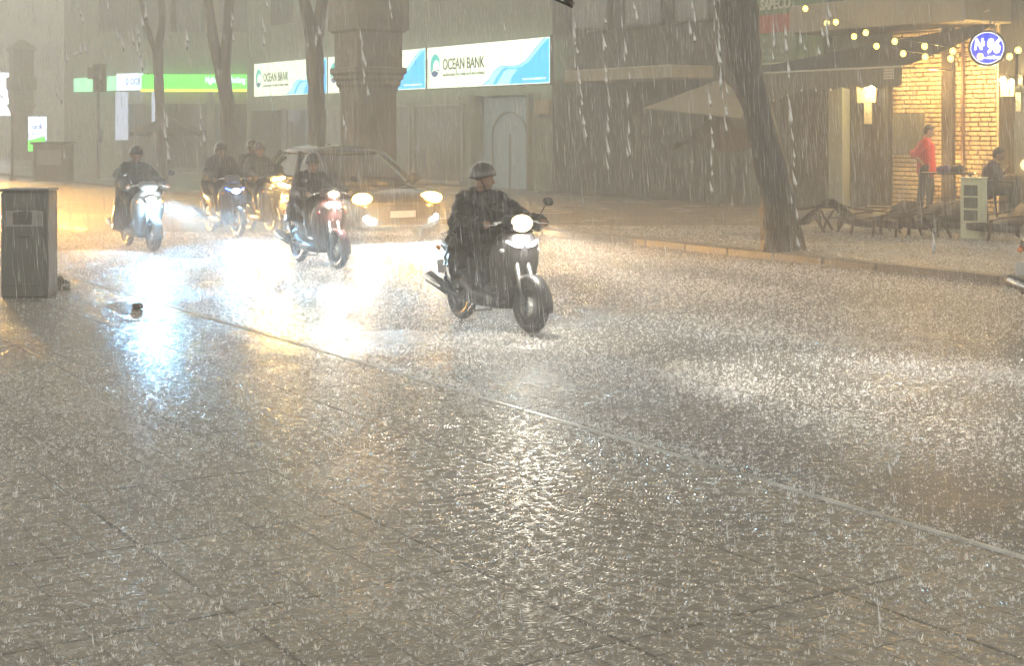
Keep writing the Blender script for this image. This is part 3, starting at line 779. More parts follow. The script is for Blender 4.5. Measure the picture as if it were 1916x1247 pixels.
for k in range(4):
    mb = MB(); mb.box((x0+(k+.5)*4.2+1, -.03, 6.6), (1.9, .06, 1.6)); part('upper_window', mb, M_GLS, bank)
# lit entrance with an arch
mb = MB(); mb.box(((door0+door1)/2, .33, 1.35), (door1-door0-.06, .04, 2.7)); dr = part('entrance', mb, emis('entrance_glow', (.46, .58, .60), .05), bank)
mb = MB(); c0 = (door0+door1)/2; hw = (door1-door0)/2*.62
pts = [(c0-hw, .27, 0)]+[(c0-hw*math.cos(t), .27, 1.55+hw*.75*math.sin(t)) for t in [math.pi*k/14 for k in range(15)]]+[(c0+hw, .27, 0)]
mb.tube(pts, .026, n=8); mb.box((c0, .28, .8), (.03, .05, 1.6)); part('arch', mb, M_WALL, dr)
for q in (1, -1):
    mb = MB(); mb.box((c0+q*(door1-door0)*.52, -.07, 1.4), (.12, .14, 2.8)); part('door_jamb', mb, M_WALL, bank)
# --- lit bank signs ---
E_SW = emis('sign_white', (.80, .95, .66), .78); E_SB = emis('sign_blue', (.02, .38, .92), .9); E_SL = emis('sign_light_blue', (.26, .74, .92), .95)
E_DB = emis('sign_deep_blue', (.01, .22, .50), .7); E_TEAL = emis('sign_teal', (.01, .42, .36), .8); E_NAVY = emis('sign_navy', (.03, .10, .26), .5)
M_LET = mat('sign_letters', (.035, .045, .02), .5)
def bank_sign(px0, px1, label, text=True):
    a0 = PS(px0, 100, S_WALL-.5)[0]; a1 = PS(px1, 100, S_WALL-.5)[0]
    zt = PS(1030, 68, S_WALL-.5)[1]; zb = PS(1030, 155, S_WALL-.5)[1]
    r = thing('bank_sign', label, 'illuminated sign', a0, S_WALL-.5, zb, 0, 'lit bank signs in a row'); Wd, Ht = a1-a0, zt-zb
    mb = MB(); mb.box((Wd/2, .05, Ht/2), (Wd-.06, .10, Ht)); part('panel', mb, E_SW, r)
    mb = MB()
    for z in (-.025, Ht+.025): mb.box((Wd/2, .06, z), (Wd, .14, .05))
    for x in (.015, Wd-.015): mb.box((x, .06, Ht/2), (.03, .13, Ht))
    part('frame', mb, M_FRAME, r)
    def poly(name, pts, m, y): 
        mb = MB(); mb.prism([(u*Wd, v*Ht) for u, v in pts], y-.004, y); part(name, mb, m, r)
    top = [(.49, .02), (.545, .14), (.58, .32), (.625, .42), (.66, .43), (.72, .41), (.78, .43), (.84, .55), (.89, .74), (.93, .88), (.965, .985)]
    poly('light_wave', top+[(.993, .985), (.993, .02)], E_SL, -.006)
    poly('blue_wave', [(.565, .02), (.60, .2), (.64, .36), (.67, .40), (.73, .38), (.79, .40), (.85, .50), (.90, .68), (.95, .87), (.993, .97), (.993, .02)], E_SB, -.014)
    poly('pale_wave', [(.60, .02), (.66, .30), (.70, .36), (.76, .34), (.72, .18), (.70, .02)], E_SL, -.022)
    mb = MB(); mb.tube([(u*Wd, -.03, v*Ht) for u, v in top], .012, n=6); part('wave_line', mb, E_DB, r)
    if text:
        def disc(name, cx, cz, rx_, rz2, m, y, t0=0, t1=2*math.pi):
            mb = MB(); mb.prism([(cx+rx_*math.cos(t), cz+rz2*math.sin(t)) for t in [t0+(t1-t0)*k/24 for k in range(25 if t1-t0 < 6 else 24)]], y-.004, y); return part(name, mb, m, r)
        cx, cz = .078*Wd, .56*Ht
        e = disc('emblem', cx, cz, .043*Wd, .27*Ht, E_TEAL, -.01)
        disc('emblem_wave', cx+.012*Wd, cz-.05*Ht, .028*Wd, .17*Ht, E_SW, -.018)
        disc('emblem_base', cx, cz-.02*Ht, .043*Wd, .27*Ht, E_NAVY, -.026, math.pi+.35, 2*math.pi-.35)
        mb = MB(); mb.tube([(cx-.036*Wd, -.034, cz-.17*Ht), (cx, -.034, cz-.11*Ht), (cx+.038*Wd, -.034, cz-.17*Ht)], .018, n=6); part('emblem_stripe', mb, E_SW, r)
        fit_lettering('name_lettering', 'OCEAN BANK', .355*Wd, .27*Ht, M_LET, r, .145*Wd, -.006, .43*Ht, bold=.012)
        fit_lettering('small_lettering', 'NGÂN HÀNG TM TNHH MTV ĐẠI DƯƠNG', .355*Wd, .095*Ht, mat('sign_small_letters', (.10, .16, .10), .5), r, .145*Wd, -.006, .26*Ht, bold=.02)
    fit_lettering('web_lettering', 'www.oceanbank.vn', .17*Wd, .06*Ht, E_SW, r, .80*Wd, -.024, .09*Ht)
    return r
bank_sign(475, 612, 'lit white bank sign with blue wave left of the middle tree trunk')
bank_sign(613, 797, 'lit bank sign mostly hidden behind the stone pillar')
bank_sign(799, 1030, 'largest lit bank sign, right of the stone pillar, with full name and wave')
# --- corner bank with the green sign ---
def wp(px, Y): return inv((px-958)/F*Y, Y)
pts = [wp(120, 66), wp(268, 60.5), wp(475, 60.5), wp(520, 75), wp(150, 90)]
base = pts[1]
cb = thing('corner_bank', 'pale corner bank building behind the long green lit sign', 'building', base[0], base[1], .1)
def loc(p): return (p[0]-base[0], p[1]-base[1])
mb = MB(); mb.prism([loc(p) for p in pts], 0, 9.8, plane='XY'); part('wall', mb, M_WALL, cb)
def seg_box(mb, p0, p1, z0, z1, d, out=0):
    p0, p1 = Vector((*loc(p0), 0)), Vector((*loc(p1), 0)); t = (p1-p0).normalized(); n_ = Vector((t.y, -t.x, 0))
    q = [p0+n_*(out), p1+n_*(out), p1+n_*(out+d), p0+n_*(out+d)]
    mb.add([(v.x, v.y, z) for z in (z0, z1) for v in q], [(0, 1, 2, 3), (7, 6, 5, 4), (0, 4, 5, 1), (1, 5, 6, 2), (2, 6, 7, 3), (3, 7, 4, 0)])
gs = thing('green_sign', 'long bright green lit sign running round the corner bank', 'illuminated sign', base[0], base[1], .1)
zt, zb = H+100*60.5/F-.1, H+73*60.5/F-.1
E_G = emis('sign_green', (.08, .9, .06), 1.15); E_GP = emis('sign_pale_green', (.3, .85, .45), .8); E_OW = emis('sign_cool_white', (.66, .82, 1.0), 1.1); E_Y = emis('sign_yellow', (.9, .8, .08), .8); E_OB = emis('logo_blue', (.02, .10, .5), .5)
mb = MB(); seg_box(mb, wp(268, 60.4), wp(475, 60.4), zb, zt, .3); part('panel', mb, E_G, gs)
mb = MB(); seg_box(mb, wp(150, 65.0), wp(228, 61.9), zb, zt, .3); part('side_panel', mb, E_GP, gs)
mb = MB(); seg_box(mb, wp(230, 60.9), wp(268, 60.3), zb-.03, zt+.05, .34); wp_ = part('white_panel', mb, E_OW, gs)
mb = MB(); seg_box(mb, wp(266, 60.3), wp(475, 60.3), zb-.11, zb-.005, .3); part('yellow_strip', mb, E_Y, gs)
def face_text(name, body_, size, m, parent, px, Y, z, **k):
    p = loc(wp(px, Y)); o = lettering(name, body_, size, m, parent, 0, 0, 0, **k); o.location = (p[0], p[1], z); o.rotation_euler = (0, 0, -PHI); return o
p_ = loc(wp(244, 59.9)); o = fit_lettering('logo_lettering', 'OCB', .40, .27, E_OB, wp_, 0, 0, 0, bold=.02); o.location = (p_[0], p_[1], zb+.17); o.rotation_euler = (0, 0, -PHI)
mb = MB()
for sx in (-1, 1): mb.tube([(0, 0, .15), (.05*sx, 0, .0), (0, 0, -.15)], .014, n=6)
o = part('logo_mark', mb, E_OB, wp_); p_ = loc(wp(238, 60.0)); o.location = (p_[0], p_[1], zb+.30); o.rotation_euler = (0, 0, -PHI)
face_text('white_lettering', 'Ngân hàng Phương Đông', .34, E_OW, gs, 384, 60.0, zb+.26, bold=.012, xs=.62)
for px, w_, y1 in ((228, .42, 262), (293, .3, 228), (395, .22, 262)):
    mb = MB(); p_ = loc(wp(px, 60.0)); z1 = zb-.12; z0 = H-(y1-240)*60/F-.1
    mb.box((p_[0], p_[1], (z0+z1)/2), (w_, .4, z1-z0), rz=-PHI); part('lit_pillar', mb, emis('pillar_glow', (.6, .68, .85), .42) if px < 300 else M_WALL, cb)  # lit look of the left two pillars is put in as emission
for px in (250, 320, 350, 430, 455):
    mb = MB(); p_ = loc(wp(px, 60.35)); mb.box((p_[0], p_[1], 1.5), (1.6 if px > 300 else .9, .1, 2.6), rz=-PHI); part('shop_window', mb, M_GLS, cb)
for px in (215, 300, 350, 440):
    mb = MB(); p_ = loc(wp(px, 60.35)); mb.box((p_[0], p_[1], 6.6), (1.3, .1, 1.7), rz=-PHI); part('upper_window', mb, M_GLS, cb)
# street block beyond, far left
p1, p2 = wp(-160, 100), wp(170, 112)
fb = thing('far_building', 'faint building at the far left behind the white sign', 'building', p1[0], p1[1], 0)
base = p1
mb = MB(); seg_box(mb, p1, p2, 0, 13.2, -8); part('wall', mb, M_WALL, fb)
for k in range(6):
    mb = MB(); t = (k+.5)/6; q0 = (p1[0]+(p2[0]-p1[0])*(t-.05), p1[1]+(p2[1]-p1[1])*(t-.05)); q1 = (p1[0]+(p2[0]-p1[0])*(t+.05), p1[1]+(p2[1]-p1[1])*(t+.05))
    seg_box(mb, q0, q1, 6.2, 8, .05); part('window', mb, M_GLS, fb)
a_, s_ = wp(-60, 95)
base = (a_, s_)
ws = thing('white_sign', 'dazzling white lit sign with violet letters at the left edge', 'illuminated sign', a_, s_, 2.72, -PHI)
wd = 107*95/F; ht = 80*95/F
mb = MB(); mb.box((wd/2, 0, ht/2), (wd, .3, ht), bev=.05); part('panel', mb, emis('sign_dazzle', (.85, .93, 1), 2.6), ws)
lettering('letter', 'KR', 1.7, emis('sign_violet', (.28, .25, .5), .6), ws, wd*.36, -.16, ht*.40, bold=-.01)
base = wp(70, 60)
vs = thing('bank_light_box', 'small upright light box with blue lettering and green foot', 'illuminated sign', *wp(70, 60), .12, -PHI)
zt, zb = H+22*60/F-.12, H-43*60/F-.12; ww = 32*60/F
mb = MB(); mb.box((0, 0, (zt+zb)/2+.22), (ww, .2, zt-zb-.44), bev=.02); part('white_panel', mb, E_OW, vs)
mb = MB(); mb.prism([(-ww/2, zb), (ww/2, zb), (ww/2, zb+.62), (-ww/2, zb+.44)], -.112, -.104); part('green_panel', mb, emis('sign_green_b', (.1, .9, .08), .9), vs)
lettering('blue_lettering', 'OCB', .20, E_OB, vs, -.2, -.115, zt-.5, bold=.006)
lettering('blue_lettering', 'ngân hàng', .10, E_OB, vs, -.24, -.115, zt-.72)
mb = MB(); mb.box((0, .02, zb/2), (.12, .12, zb)); part('post', mb, M_FRAME, vs)
# --- stone pillars ---
def pillar(px, Y, label):
    a, s = wp(px, Y); r = thing('stone_pillar', label, 'pillar', a, s, .12, 0, 'moulded stone pillars along the street')
    def sq(rings, name, m=M_STONE):
        mb = MB()
        for i in range(len(rings)-1):
            (h0, z0), (h1, z1) = rings[i], rings[i+1]
            o = len(mb.v); mb.add([(sx*h, sy*h, z) for h, z in ((h0, z0), (h1, z1)) for sx, sy in ((-1, -1), (1, -1), (1, 1), (-1, 1))], [(0, 1, 5, 4), (1, 2, 6, 5), (2, 3, 7, 6), (3, 0, 4, 7)]+([(3, 2, 1, 0)] if i == 0 else [])+([(4, 5, 6, 7)] if i == len(rings)-2 else []))
        return part(name, mb, m, r)
    sq([(.62, 0), (.62, .35), (.56, .40), (.56, .55), (.50, .60)], 'plinth')
    sq([(.475, .60), (.475, 2.62)], 'shaft')
    sq([(.50, 2.62), (.50, 2.70), (.55, 2.78), (.55, 2.86), (.60, 2.92), (.60, 2.99), (.655, 3.05), (.655, 3.16), (.575, 3.18)], 'moulding')
    sq([(.575, 3.18), (.575, 3.96)], 'neck')
    sq([(.60, 3.96), (.66, 4.02), (.69, 4.02), (.69, 4.72), (.56, 4.74), (.56, 6.2), (.7, 6.25), (.7, 6.4), (.1, 6.9)], 'cap')
    mb = MB()
    for fx, fy, w_, d_ in ((0, -.582, .7, .02), (-.582, 0, .02, .7)): mb.box((fx, fy, 3.57), (w_, d_, .5))
    for fx, fy, w_, d_ in ((0, -.482, .62, .02), (-.482, 0, .02, .62)): mb.box((fx, fy, 1.6), (w_, d_, 1.6))
    part('raised_panel', mb, M_STONE, r)
    return r
pillar(689, 34, 'big brown stone pillar standing behind the car before the bank signs')
pillar(40, 85, 'faint distant stone pillar before the white sign at the left')
# --- trees ---
M_BARK = mat('wet_bark', (.085, .08, .058), rough=.5, noise=.6, nscale=9, bump=.9, streak=True)
M_BARKB = mat('dark_wet_bark', (.045, .04, .032), rough=.6, noise=.65, nscale=14, bump=1.0, streak=True)
M_LEAF = mat('night_leaves', (.035, .055, .02), rough=.5, noise=.5, nscale=3)
def tree(px, Y, pts, label, m, forks, crown_z=7.2, cr=2.0):
    a, s = wp(px, Y); r = thing('tree', label, 'tree', a, s, .12, -PHI, 'street trees on the far pavement')
    k = Y/F
    def L(p): return ((p[0]-px)*k, 0, H-(p[1]-240)*k-.12)
    mb = MB(); P_ = [V(L(p[:2])) for p in pts]; rd = [p[2]*k/2 for p in pts]
    fine, fr = [], []
    for i in range(len(P_)-1):
        for j in range(6):
            t = j/6; fine.append(P_[i].lerp(P_[i+1], t)); fr.append((rd[i]*(1-t)+rd[i+1]*t)*(1+random.uniform(-.05, .05)))
    fine.append(P_[-1]); fr.append(rd[-1])
    fine[0] = fine[0]+V((0, 0, -.15))
    mb.tube(fine, fr, n=28)
    for i_, v_ in enumerate(mb.v):
        c_ = fine[min(i_//28, len(fine)-1)]; d_ = V(v_)-c_; d_.y = d_.y; q_ = V((v_[0]*1.0, v_[1], v_[2]*.55))
        nz = mnoise.noise(q_*2.2/max(rd[0], .1)*.45)*.16+mnoise.noise(q_*6.5/max(rd[0], .1)*.45)*.07
        mb.v[i_] = tuple(c_+d_*(1+nz))
    for q in range(5):
        t = q*1.26; mb.tube([(math.cos(t)*rd[0]*.75, math.sin(t)*rd[0]*.75, .35), (math.cos(t)*rd[0]*1.02, math.sin(t)*rd[0]*1.02, -.05)], [rd[0]*.15, rd[0]*.2], n=8)
    part('trunk', mb, m, r)
    for f in forks:
        mb = MB(); Q = [V(L(p[:2])) for p in f]; end = Q[-1]; dirn = (Q[-1]-Q[-2]).normalized(); Q.append(end+dirn*1.6+V((0, .3, .3)))
        rr = [p[2]*k/2 for p in f]; mb.tube(Q, rr+[rr[-1]*.6], n=14); part('limb', mb, m, r)
    mb = MB(); top = P_[-1]
    for i in range(1300):
        d = V((random.gauss(0, 1), random.gauss(0, 1), random.gauss(0, .55))).normalized()*cr*random.uniform(.35, 1)**.5
        c = V((top.x, 0, crown_z+.6))+d; u = V((random.uniform(-1, 1), random.uniform(-1, 1), random.uniform(-.6, .6))).normalized()*.16; v = u.cross(V((random.random(), random.random(), 1))).normalized()*.07
        mb.add([c-u, c+v, c+u, c-v], [(0, 1, 2, 3)])
    part('crown', mb, M_LEAF, r)
tree(302, 47, [(306, 345, 25), (303, 250, 22), (298, 170, 19), (295, 90, 20)], 'slim tree trunk before the green sign, left of the forked one', M_BARK,
     [[(295, 95, 16), (305, 40, 14), (300, -10, 12)], [(296, 110, 12), (278, 60, 10), (262, -5, 9)]])
tree(432, 41, [(436, 362, 42), (432, 270, 34), (424, 190, 28), (416, 130, 30)], 'tree trunk that forks just above the green sign', M_BARK,
     [[(415, 140, 22), (400, 80, 20), (388, -10, 17)], [(419, 140, 22), (424, 80, 20), (430, -10, 18)]])
tree(594, 36.5, [(594, 376, 36), (593, 280, 32), (592, 180, 32), (588, 90, 34), (588, 50, 36)], 'straight tree trunk crossing the left bank sign', M_BARK,
     [[(583, 66, 26), (574, 20, 22), (566, -12, 20)], [(593, 66, 26), (600, 20, 22), (606, -12, 22)]])
tree(1462, 21.8, [(1462, 467, 80), (1460, 440, 73), (1453, 370, 66), (1438, 290, 58), (1416, 205, 56), (1396, 130, 62), (1384, 60, 72), (1378, -10, 82)], 'thick leaning wet tree trunk on the cafe pavement', M_BARKB,
     [[(1372, 10, 55), (1350, -60, 45), (1330, -150, 36)], [(1384, 10, 50), (1400, -80, 40), (1410, -160, 32)]], crown_z=6.0, cr=1.8)
# --- posts, kiosk, umbrella ---
r = thing('traffic_signal', 'thin signal post with a dark boxy head left of the green sign', 'traffic light', *wp(184, 52), .12, -PHI, None); k = 52/F
mb = MB(); mb.tube([(0, 0, 0), (0, 0, 4.0)], .055, n=10); mb.tube([(.04, 0, 1.3), (.04, 0, 1.75)], .10, n=10); part('pole', mb, M_ENG, r)
M_SIG = mat('signal_housing', (.13, .10, .05), rough=.5)
mb = MB(); mb.box((.08, -.1, 3.55), (.42, .35, 1.0), bev=.04); part('housing', mb, M_SIG, r)
mb = MB(); mb.box((-.22, -.1, 3.72), (.22, .3, .42), bev=.03); part('side_housing', mb, M_SIG, r)
for z in (3.25, 3.55, 3.85):
    mb = MB(); mb.tube([(.08, -.27, z), (.08, -.40, z)], .11, n=14); part('lamp_hood', mb, M_BLK, r)
r = thing('thin_post', 'thin post below the white sign at the left edge', 'post', *wp(23, 50), .12)
mb = MB(); mb.tube([(0, 0, 0), (0, 0, 2.25)], .045, n=10); mb.box((0, 0, .05), (.2, .2, .1)); part('pole', mb, M_ENG, r)
mb = MB(); mb.ell((0, 0, 2.28), (.07, .07, .06)); part('cap', mb, M_ENG, r)
r = thing('kiosk', 'low faint kiosk by the left light box', 'kiosk', *wp(100, 50), .12, -PHI)
mb = MB(); mb.box((0, 0, .62), (1.12, .9, 1.24), bev=.03); part('body', mb, M_STONE, r)
mb = MB(); mb.box((0, 0, 1.28), (1.25, 1.05, .08), bev=.02); part('roof', mb, M_WALLD, r)
mb = MB(); mb.box((0, -.46, .8), (.8, .03, .5)); part('shutter', mb, M_FRAME, r)
r = thing('patio_umbrella', 'wide faint open umbrella behind the slim tree', 'umbrella', *wp(314, 46), .12, -PHI)
mb = MB(); apex = (0, 0, 2.15); rim = [(1.18*math.cos(t), 1.18*math.sin(t), 1.72-.07*(k % 2)) for k, t in enumerate([2*math.pi*k/16 for k in range(16)])]
mb.add([apex]+rim+[(p[0]*.98, p[1]*.98, p[2]-.12) for p in rim], [(0, 1+k, 1+(k+1) % 16) for k in range(16)]+[(1+k, 17+k, 17+(k+1) % 16, 1+(k+1) % 16) for k in range(16)]); part('canopy', mb, M_STONE, r)
mb = MB(); mb.tube([(0, 0, 0), (0, 0, 2.2)], .03, n=8); part('pole', mb, M_ENG, r)
# --- near left cabinet ---
a, s = PG(46, 558, .08)
r = thing('utility_cabinet', 'grey metal utility cabinet with a torn poster at the left edge', 'cabinet', a, s, .08, -PHI+.06)
M_CAB = mat('cabinet_paint', (.085, .09, .085), rough=.35, noise=.3, nscale=4, coat=.3)
mb = MB(); mb.box((0, .2, .57), (.50, .42, 1.14), bev=.02); part('body', mb, M_CAB, r)
mb = MB(); mb.box((0, .2, 1.155), (.525, .45, .03), bev=.008); part('lid', mb, mat('cabinet_lid', (.04, .04, .038), .3), r)
mb = MB(); mb.box((0, -.018, .62), (.44, .014, .98), bev=.004); dr_ = part('door', mb, M_CAB, r)
mb = MB(); mb.prism([(-.19, .77), (.205, .77), (.205, .93), (.12, .945), (.03, .93), (-.05, .945), (-.12, .935), (-.19, .94)], -.034, -.030); po = part('poster', mb, mat('torn_paper', (.30, .29, .30), .5, noise=.3, nscale=14), r)
mb = MB(); mb.prism([(-.115, .79), (.09, .79), (.09, .925), (.03, .935), (-.115, .92)], -.040, -.036); part('dark_print', mb, mat('dark_print', (.07, .065, .06), .5, noise=.5, nscale=30), po)
mb = MB(); mb.box((0, -.030, 1.03), (.22, .006, .11)); part('nameplate', mb, mat('dull_plate', (.12, .12, .115), .4), r)
mb = MB(); mb.box((.0, -.030, .66), (.14, .008, .03)); part('vent', mb, M_BLK, r)
for x, z in ((.09, .70), (-.17, .68), (.21, .68)):
    mb = MB(); mb.tube([(x, -.03, z), (x, -.042, z)], .010, n=10); part('lock', mb, M_BLK, r)
a, s = PG(112, 540, .08)
r = thing('weed', 'small dark weed growing at the foot of the cabinet', 'plant', a, s, .08)
mb = MB()
for i in range(170):
    t = random.uniform(0, 6.28); d = random.uniform(0, .16); c = V((d*math.cos(t)*1.6-.03, d*math.sin(t)*.7, random.uniform(0, .17)*(1-d*4 if d < .2 else .2))); u = V((random.uniform(-1, 1), random.uniform(-1, 1), random.uniform(-.3, 1))).normalized()*.035; v = u.cross(V((0, 1, .3))).normalized()*.014
    mb.add([c-u, c+v, c+u, c-v], [(0, 1, 2, 3)])
part('leaves', mb, M_LEAF, r)
mb = MB()
for i in range(7): mb.tube([(0, 0, 0), (random.uniform(-.15, .15), random.uniform(-.06, .06), .12)], .004, n=5)
part('stem', mb, M_BARK, r)
a, s = PG(258, 577, .09); mb = MB()
mb.ell((0, 0, .02), (.085, .055, .030)); mb.ell((.03, .01, .03), (.04, .03, .025)); mb.ell((-.05, -.02, .015), (.04, .03, .02))
o = link('stone', organic(mb, 'stone', .006, 2, .02, .03), mat('dark_stone', (.035, .034, .033), .7, bump=.3, nscale=30)); place(o, a, s, .09); tag(o, 'small dark stone lying in the bright puddle', 'stone')
a, s = PG(272, 600, .08); r = thing('dark_strip', 'narrow dark ribbed strip just this side of the puddle', 'drain', a, s, .082, -PHI)  # ribbed dark strip laid as a thin dark line
mb = MB(); mb.box((0, 0, .003), (.5, .024, .004), bev=.002); part('frame', mb, mat('strip_grey', (.16, .15, .14), .5), r)
mb = MB()
for k in range(11): mb.box((-.21+k*.041, 0, .008), (.014, .028, .004))
part('bars', mb, M_ENG, r)
# --- corner of a canopy above the viewer, dripping ---
T = V((.165, 4.0, 2.225))
r = bpy.data.objects.new('awning', None); COL.objects.link(r); r.location = T; tag(r, 'dark corner of an awning hanging in from the top edge', 'awning')
mb = MB(); poly = [(0, 0, 0), (-.012, -.31, .0), (.05, -2.3, .25), (-.45, -2.3, .25), (-.075, -.33, 0)]
mb.add(poly+[(x, y, z+.02) for x, y, z in poly], [(4, 3, 2, 1, 0), (5, 6, 7, 8, 9)]+[(k, (k+1) % 5, 5+(k+1) % 5, 5+k) for k in range(5)]); part('canopy', mb, mat('dark_cloth', (.02, .018, .018), .5), r)
mb = MB(); mb.tube([(0, 0, .012), (-.075, -.33, .012)], .007, n=6); part('hem', mb, M_CHROME, r)
# unseen lamp added beyond the left edge for the orange glow there
r = thing('added_amber_lamp', 'unseen amber lamp added beyond the left edge for the glow of traffic', 'lamp', *PD(-150, 345, 33)[:2], .85)
mb = MB(); mb.ell((0, 0, 0), (.05, .10, .06)); part('lens', mb, emis('amber_far', (1, .55, .12), 20), r)
mb = MB(); mb.tube([(0, 0, -.85), (0, 0, -.07)], .03); part('post', mb, M_BLK, r)
spot(r, (.08, 0, 0), (1, .52, .12), 9000, half=20, down=20, wide=2.5, rz=.2)
spot(r, (.08, .1, 0), (1, .52, .12), 1000, half=65, down=66, wide=1.3)
# ================= cafe side =================
sW = S_WALL
def bx(mb, o, px0, px1, y0, y1, s, d, bev=0):
    a0 = PS(px0, 0, s)[0]; a1 = PS(px1, 0, s)[0]; pm = (px0+px1)/2
    zt, zb = PS(pm, y0, s)[1], PS(pm, y1, s)[1]
    mb.box(((a0+a1)/2-o[0], s-d/2-o[1], (zt+zb)/2-o[2]), (a1-a0, d, zt-zb), bev=bev); return mb
def bz(mb, o, px0, px1, z0, z1, s, d, bev=0):
    a0 = PS(px0, 0, s)[0]; a1 = PS(px1, 0, s)[0]
    mb.box(((a0+a1)/2-o[0], s-d/2-o[1], (z0+z1)/2-o[2]), (a1-a0, d, z1-z0), bev=bev); return mb
# terrace
aT0, aT1 = PS(1480, 400, 20.6)[0], PS(2150, 400, 20.6)[0]
mb = MB(); mb.box(((aT0+aT1)/2, (20.6+sW+.4)/2, .195), (aT1-aT0, sW+.4-20.6, .15), bev=.01)
o = link('terrace', mb.mesh('terrace'), M_PAVE); o.rotation_euler = (0, 0, PHI); o['kind'] = 'structure'; o['label'] = 'low raised terrace in front of the cafe'
# dark shop between bank and cafe
o0 = (PS(1180, 0, sW)[0], sW, .12)
sh_ = thing('dark_shop', 'dark shut shop building between the bank and the cafe', 'building', *o0)
mb = MB(); a0 = PS(1034, 0, sW)[0]-o0[0]; a1 = PS(1346, 0, sW)[0]-o0[0]
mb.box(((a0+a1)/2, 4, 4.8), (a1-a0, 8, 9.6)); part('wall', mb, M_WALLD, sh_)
mb = MB(); bx(mb, o0, 1130, 1336, 128, 152, sW, 1.3, .03); part('canopy', mb, mat('cream_canopy', (.42, .36, .24), .5, noise=.2, nscale=2), sh_)
mb = MB(); bz(mb, o0, 1060, 1320, .14, 2.7, sW-.02, .05)
M_SHUT = mat('roller_shutter', (.06, .065, .06), .5, metal=.2, noise=.3, nscale=3)
st_ = part('shutter', mb, M_SHUT, sh_)
mb = MB()
for k in range(24): bz(mb, o0, 1062, 1318, .2+k*.105, .225+k*.105, sW-.07, .012)
part('shutter_ribs', mb, M_SHUT, st_)
mb = MB(); bx(mb, o0, 1003, 1030, 188, 214, sW-.02, .08); part('notice_board', mb, mat('tan_board', (.40, .30, .17), .5), sh_)
for p0, p1 in ((1070, 1140), (1170, 1240), (1265, 1330)):
    mb = MB(); bz(mb, o0, p0, p1, 4.6, 6.4, sW-.01, .06); f_ = part('upper_window', mb, M_GLS, sh_)
    mb = MB(); bz(mb, o0, p0-4, p1+4, 4.5, 4.6, sW-.01, .12); bz(mb, o0, p0-4, p1+4, 6.4, 6.5, sW-.01, .12); bz(mb, o0, p0-4, p0, 4.5, 6.5, sW-.012, .115); bz(mb, o0, p1, p1+4, 4.5, 6.5, sW-.012, .115); part('frame', mb, M_WALLD, f_)
# cafe building
o1 = (PS(1640, 0, sW)[0], sW, .12)
cf = thing('cafe', 'cafe building with a warm lit brick wall under a balcony', 'building', *o1)
mb = MB(); a0 = PS(1350, 0, sW)[0]-o1[0]; a1 = PS(2150, 0, sW)[0]-o1[0]; ab0 = PS(1671, 0, sW)[0]-o1[0]; ab1 = PS(1868, 0, sW)[0]-o1[0]
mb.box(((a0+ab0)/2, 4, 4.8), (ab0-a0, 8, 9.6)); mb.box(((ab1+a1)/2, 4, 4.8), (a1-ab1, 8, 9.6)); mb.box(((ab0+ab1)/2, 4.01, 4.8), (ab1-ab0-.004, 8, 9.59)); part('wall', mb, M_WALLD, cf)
# brick: real relief bricks in one mesh
def brick_mat():
    m = bpy.data.materials.new('painted_brick'); m.use_nodes = True; nt = m.node_tree; b = nt.nodes['Principled BSDF']; L = nt.links; N = nt.nodes.new
    tc = N('ShaderNodeTexCoord'); n = N('ShaderNodeTexNoise'); n.inputs['Scale'].default_value = 3.1; n.inputs['Detail'].default_value = 5
    L.new(tc.outputs['Object'], n.inputs['Vector']); r = N('ShaderNodeValToRGB'); r.color_ramp.elements[0].position = .3; r.color_ramp.elements[1].position = .7
    r.color_ramp.elements[0].color = (.32, .24, .13, 1); r.color_ramp.elements[1].color = (.56, .43, .24, 1)
    L.new(n.outputs['Fac'], r.inputs[0]); L.new(r.outputs[0], b.inputs['Base Color']); b.inputs['Roughness'].default_value = .7
    n2 = N('ShaderNodeTexNoise'); n2.inputs['Scale'].default_value = 40; L.new(tc.outputs['Object'], n2.inputs['Vector']); bp = N('ShaderNodeBump'); bp.inputs['Strength'].default_value = .4; bp.inputs['Distance'].default_value = .01
    L.new(n2.outputs['Fac'], bp.inputs['Height']); L.new(bp.outputs[0], b.inputs['Normal']); return m
mb = MB(); z = .16; row = 0
while z < 3.75:
    x = ab0-(.13 if row % 2 else 0)
    while x < ab1:
        w_ = .25+random.uniform(-.03, .02); x1 = min(x+w_, ab1); x0_ = max(x, ab0)
        if x1-x0_ > .03:
            d = .035+random.uniform(-.014, .014)
            mb.box(((x0_+x1)/2, .0-d/2, z+.043+random.uniform(-.003, .003)), (x1-x0_-.026, d, .066), bev=.006)
        x += w_
    z += .092; row += 1
bk = part('brick_wall', mb, brick_mat(), cf)
mb = MB(); mb.box(((ab0+ab1)/2, -.004, 1.95), (ab1-ab0, .012, 3.65)); part('mortar', mb, mat('mortar', (.035, .02, .01), .8), bk)
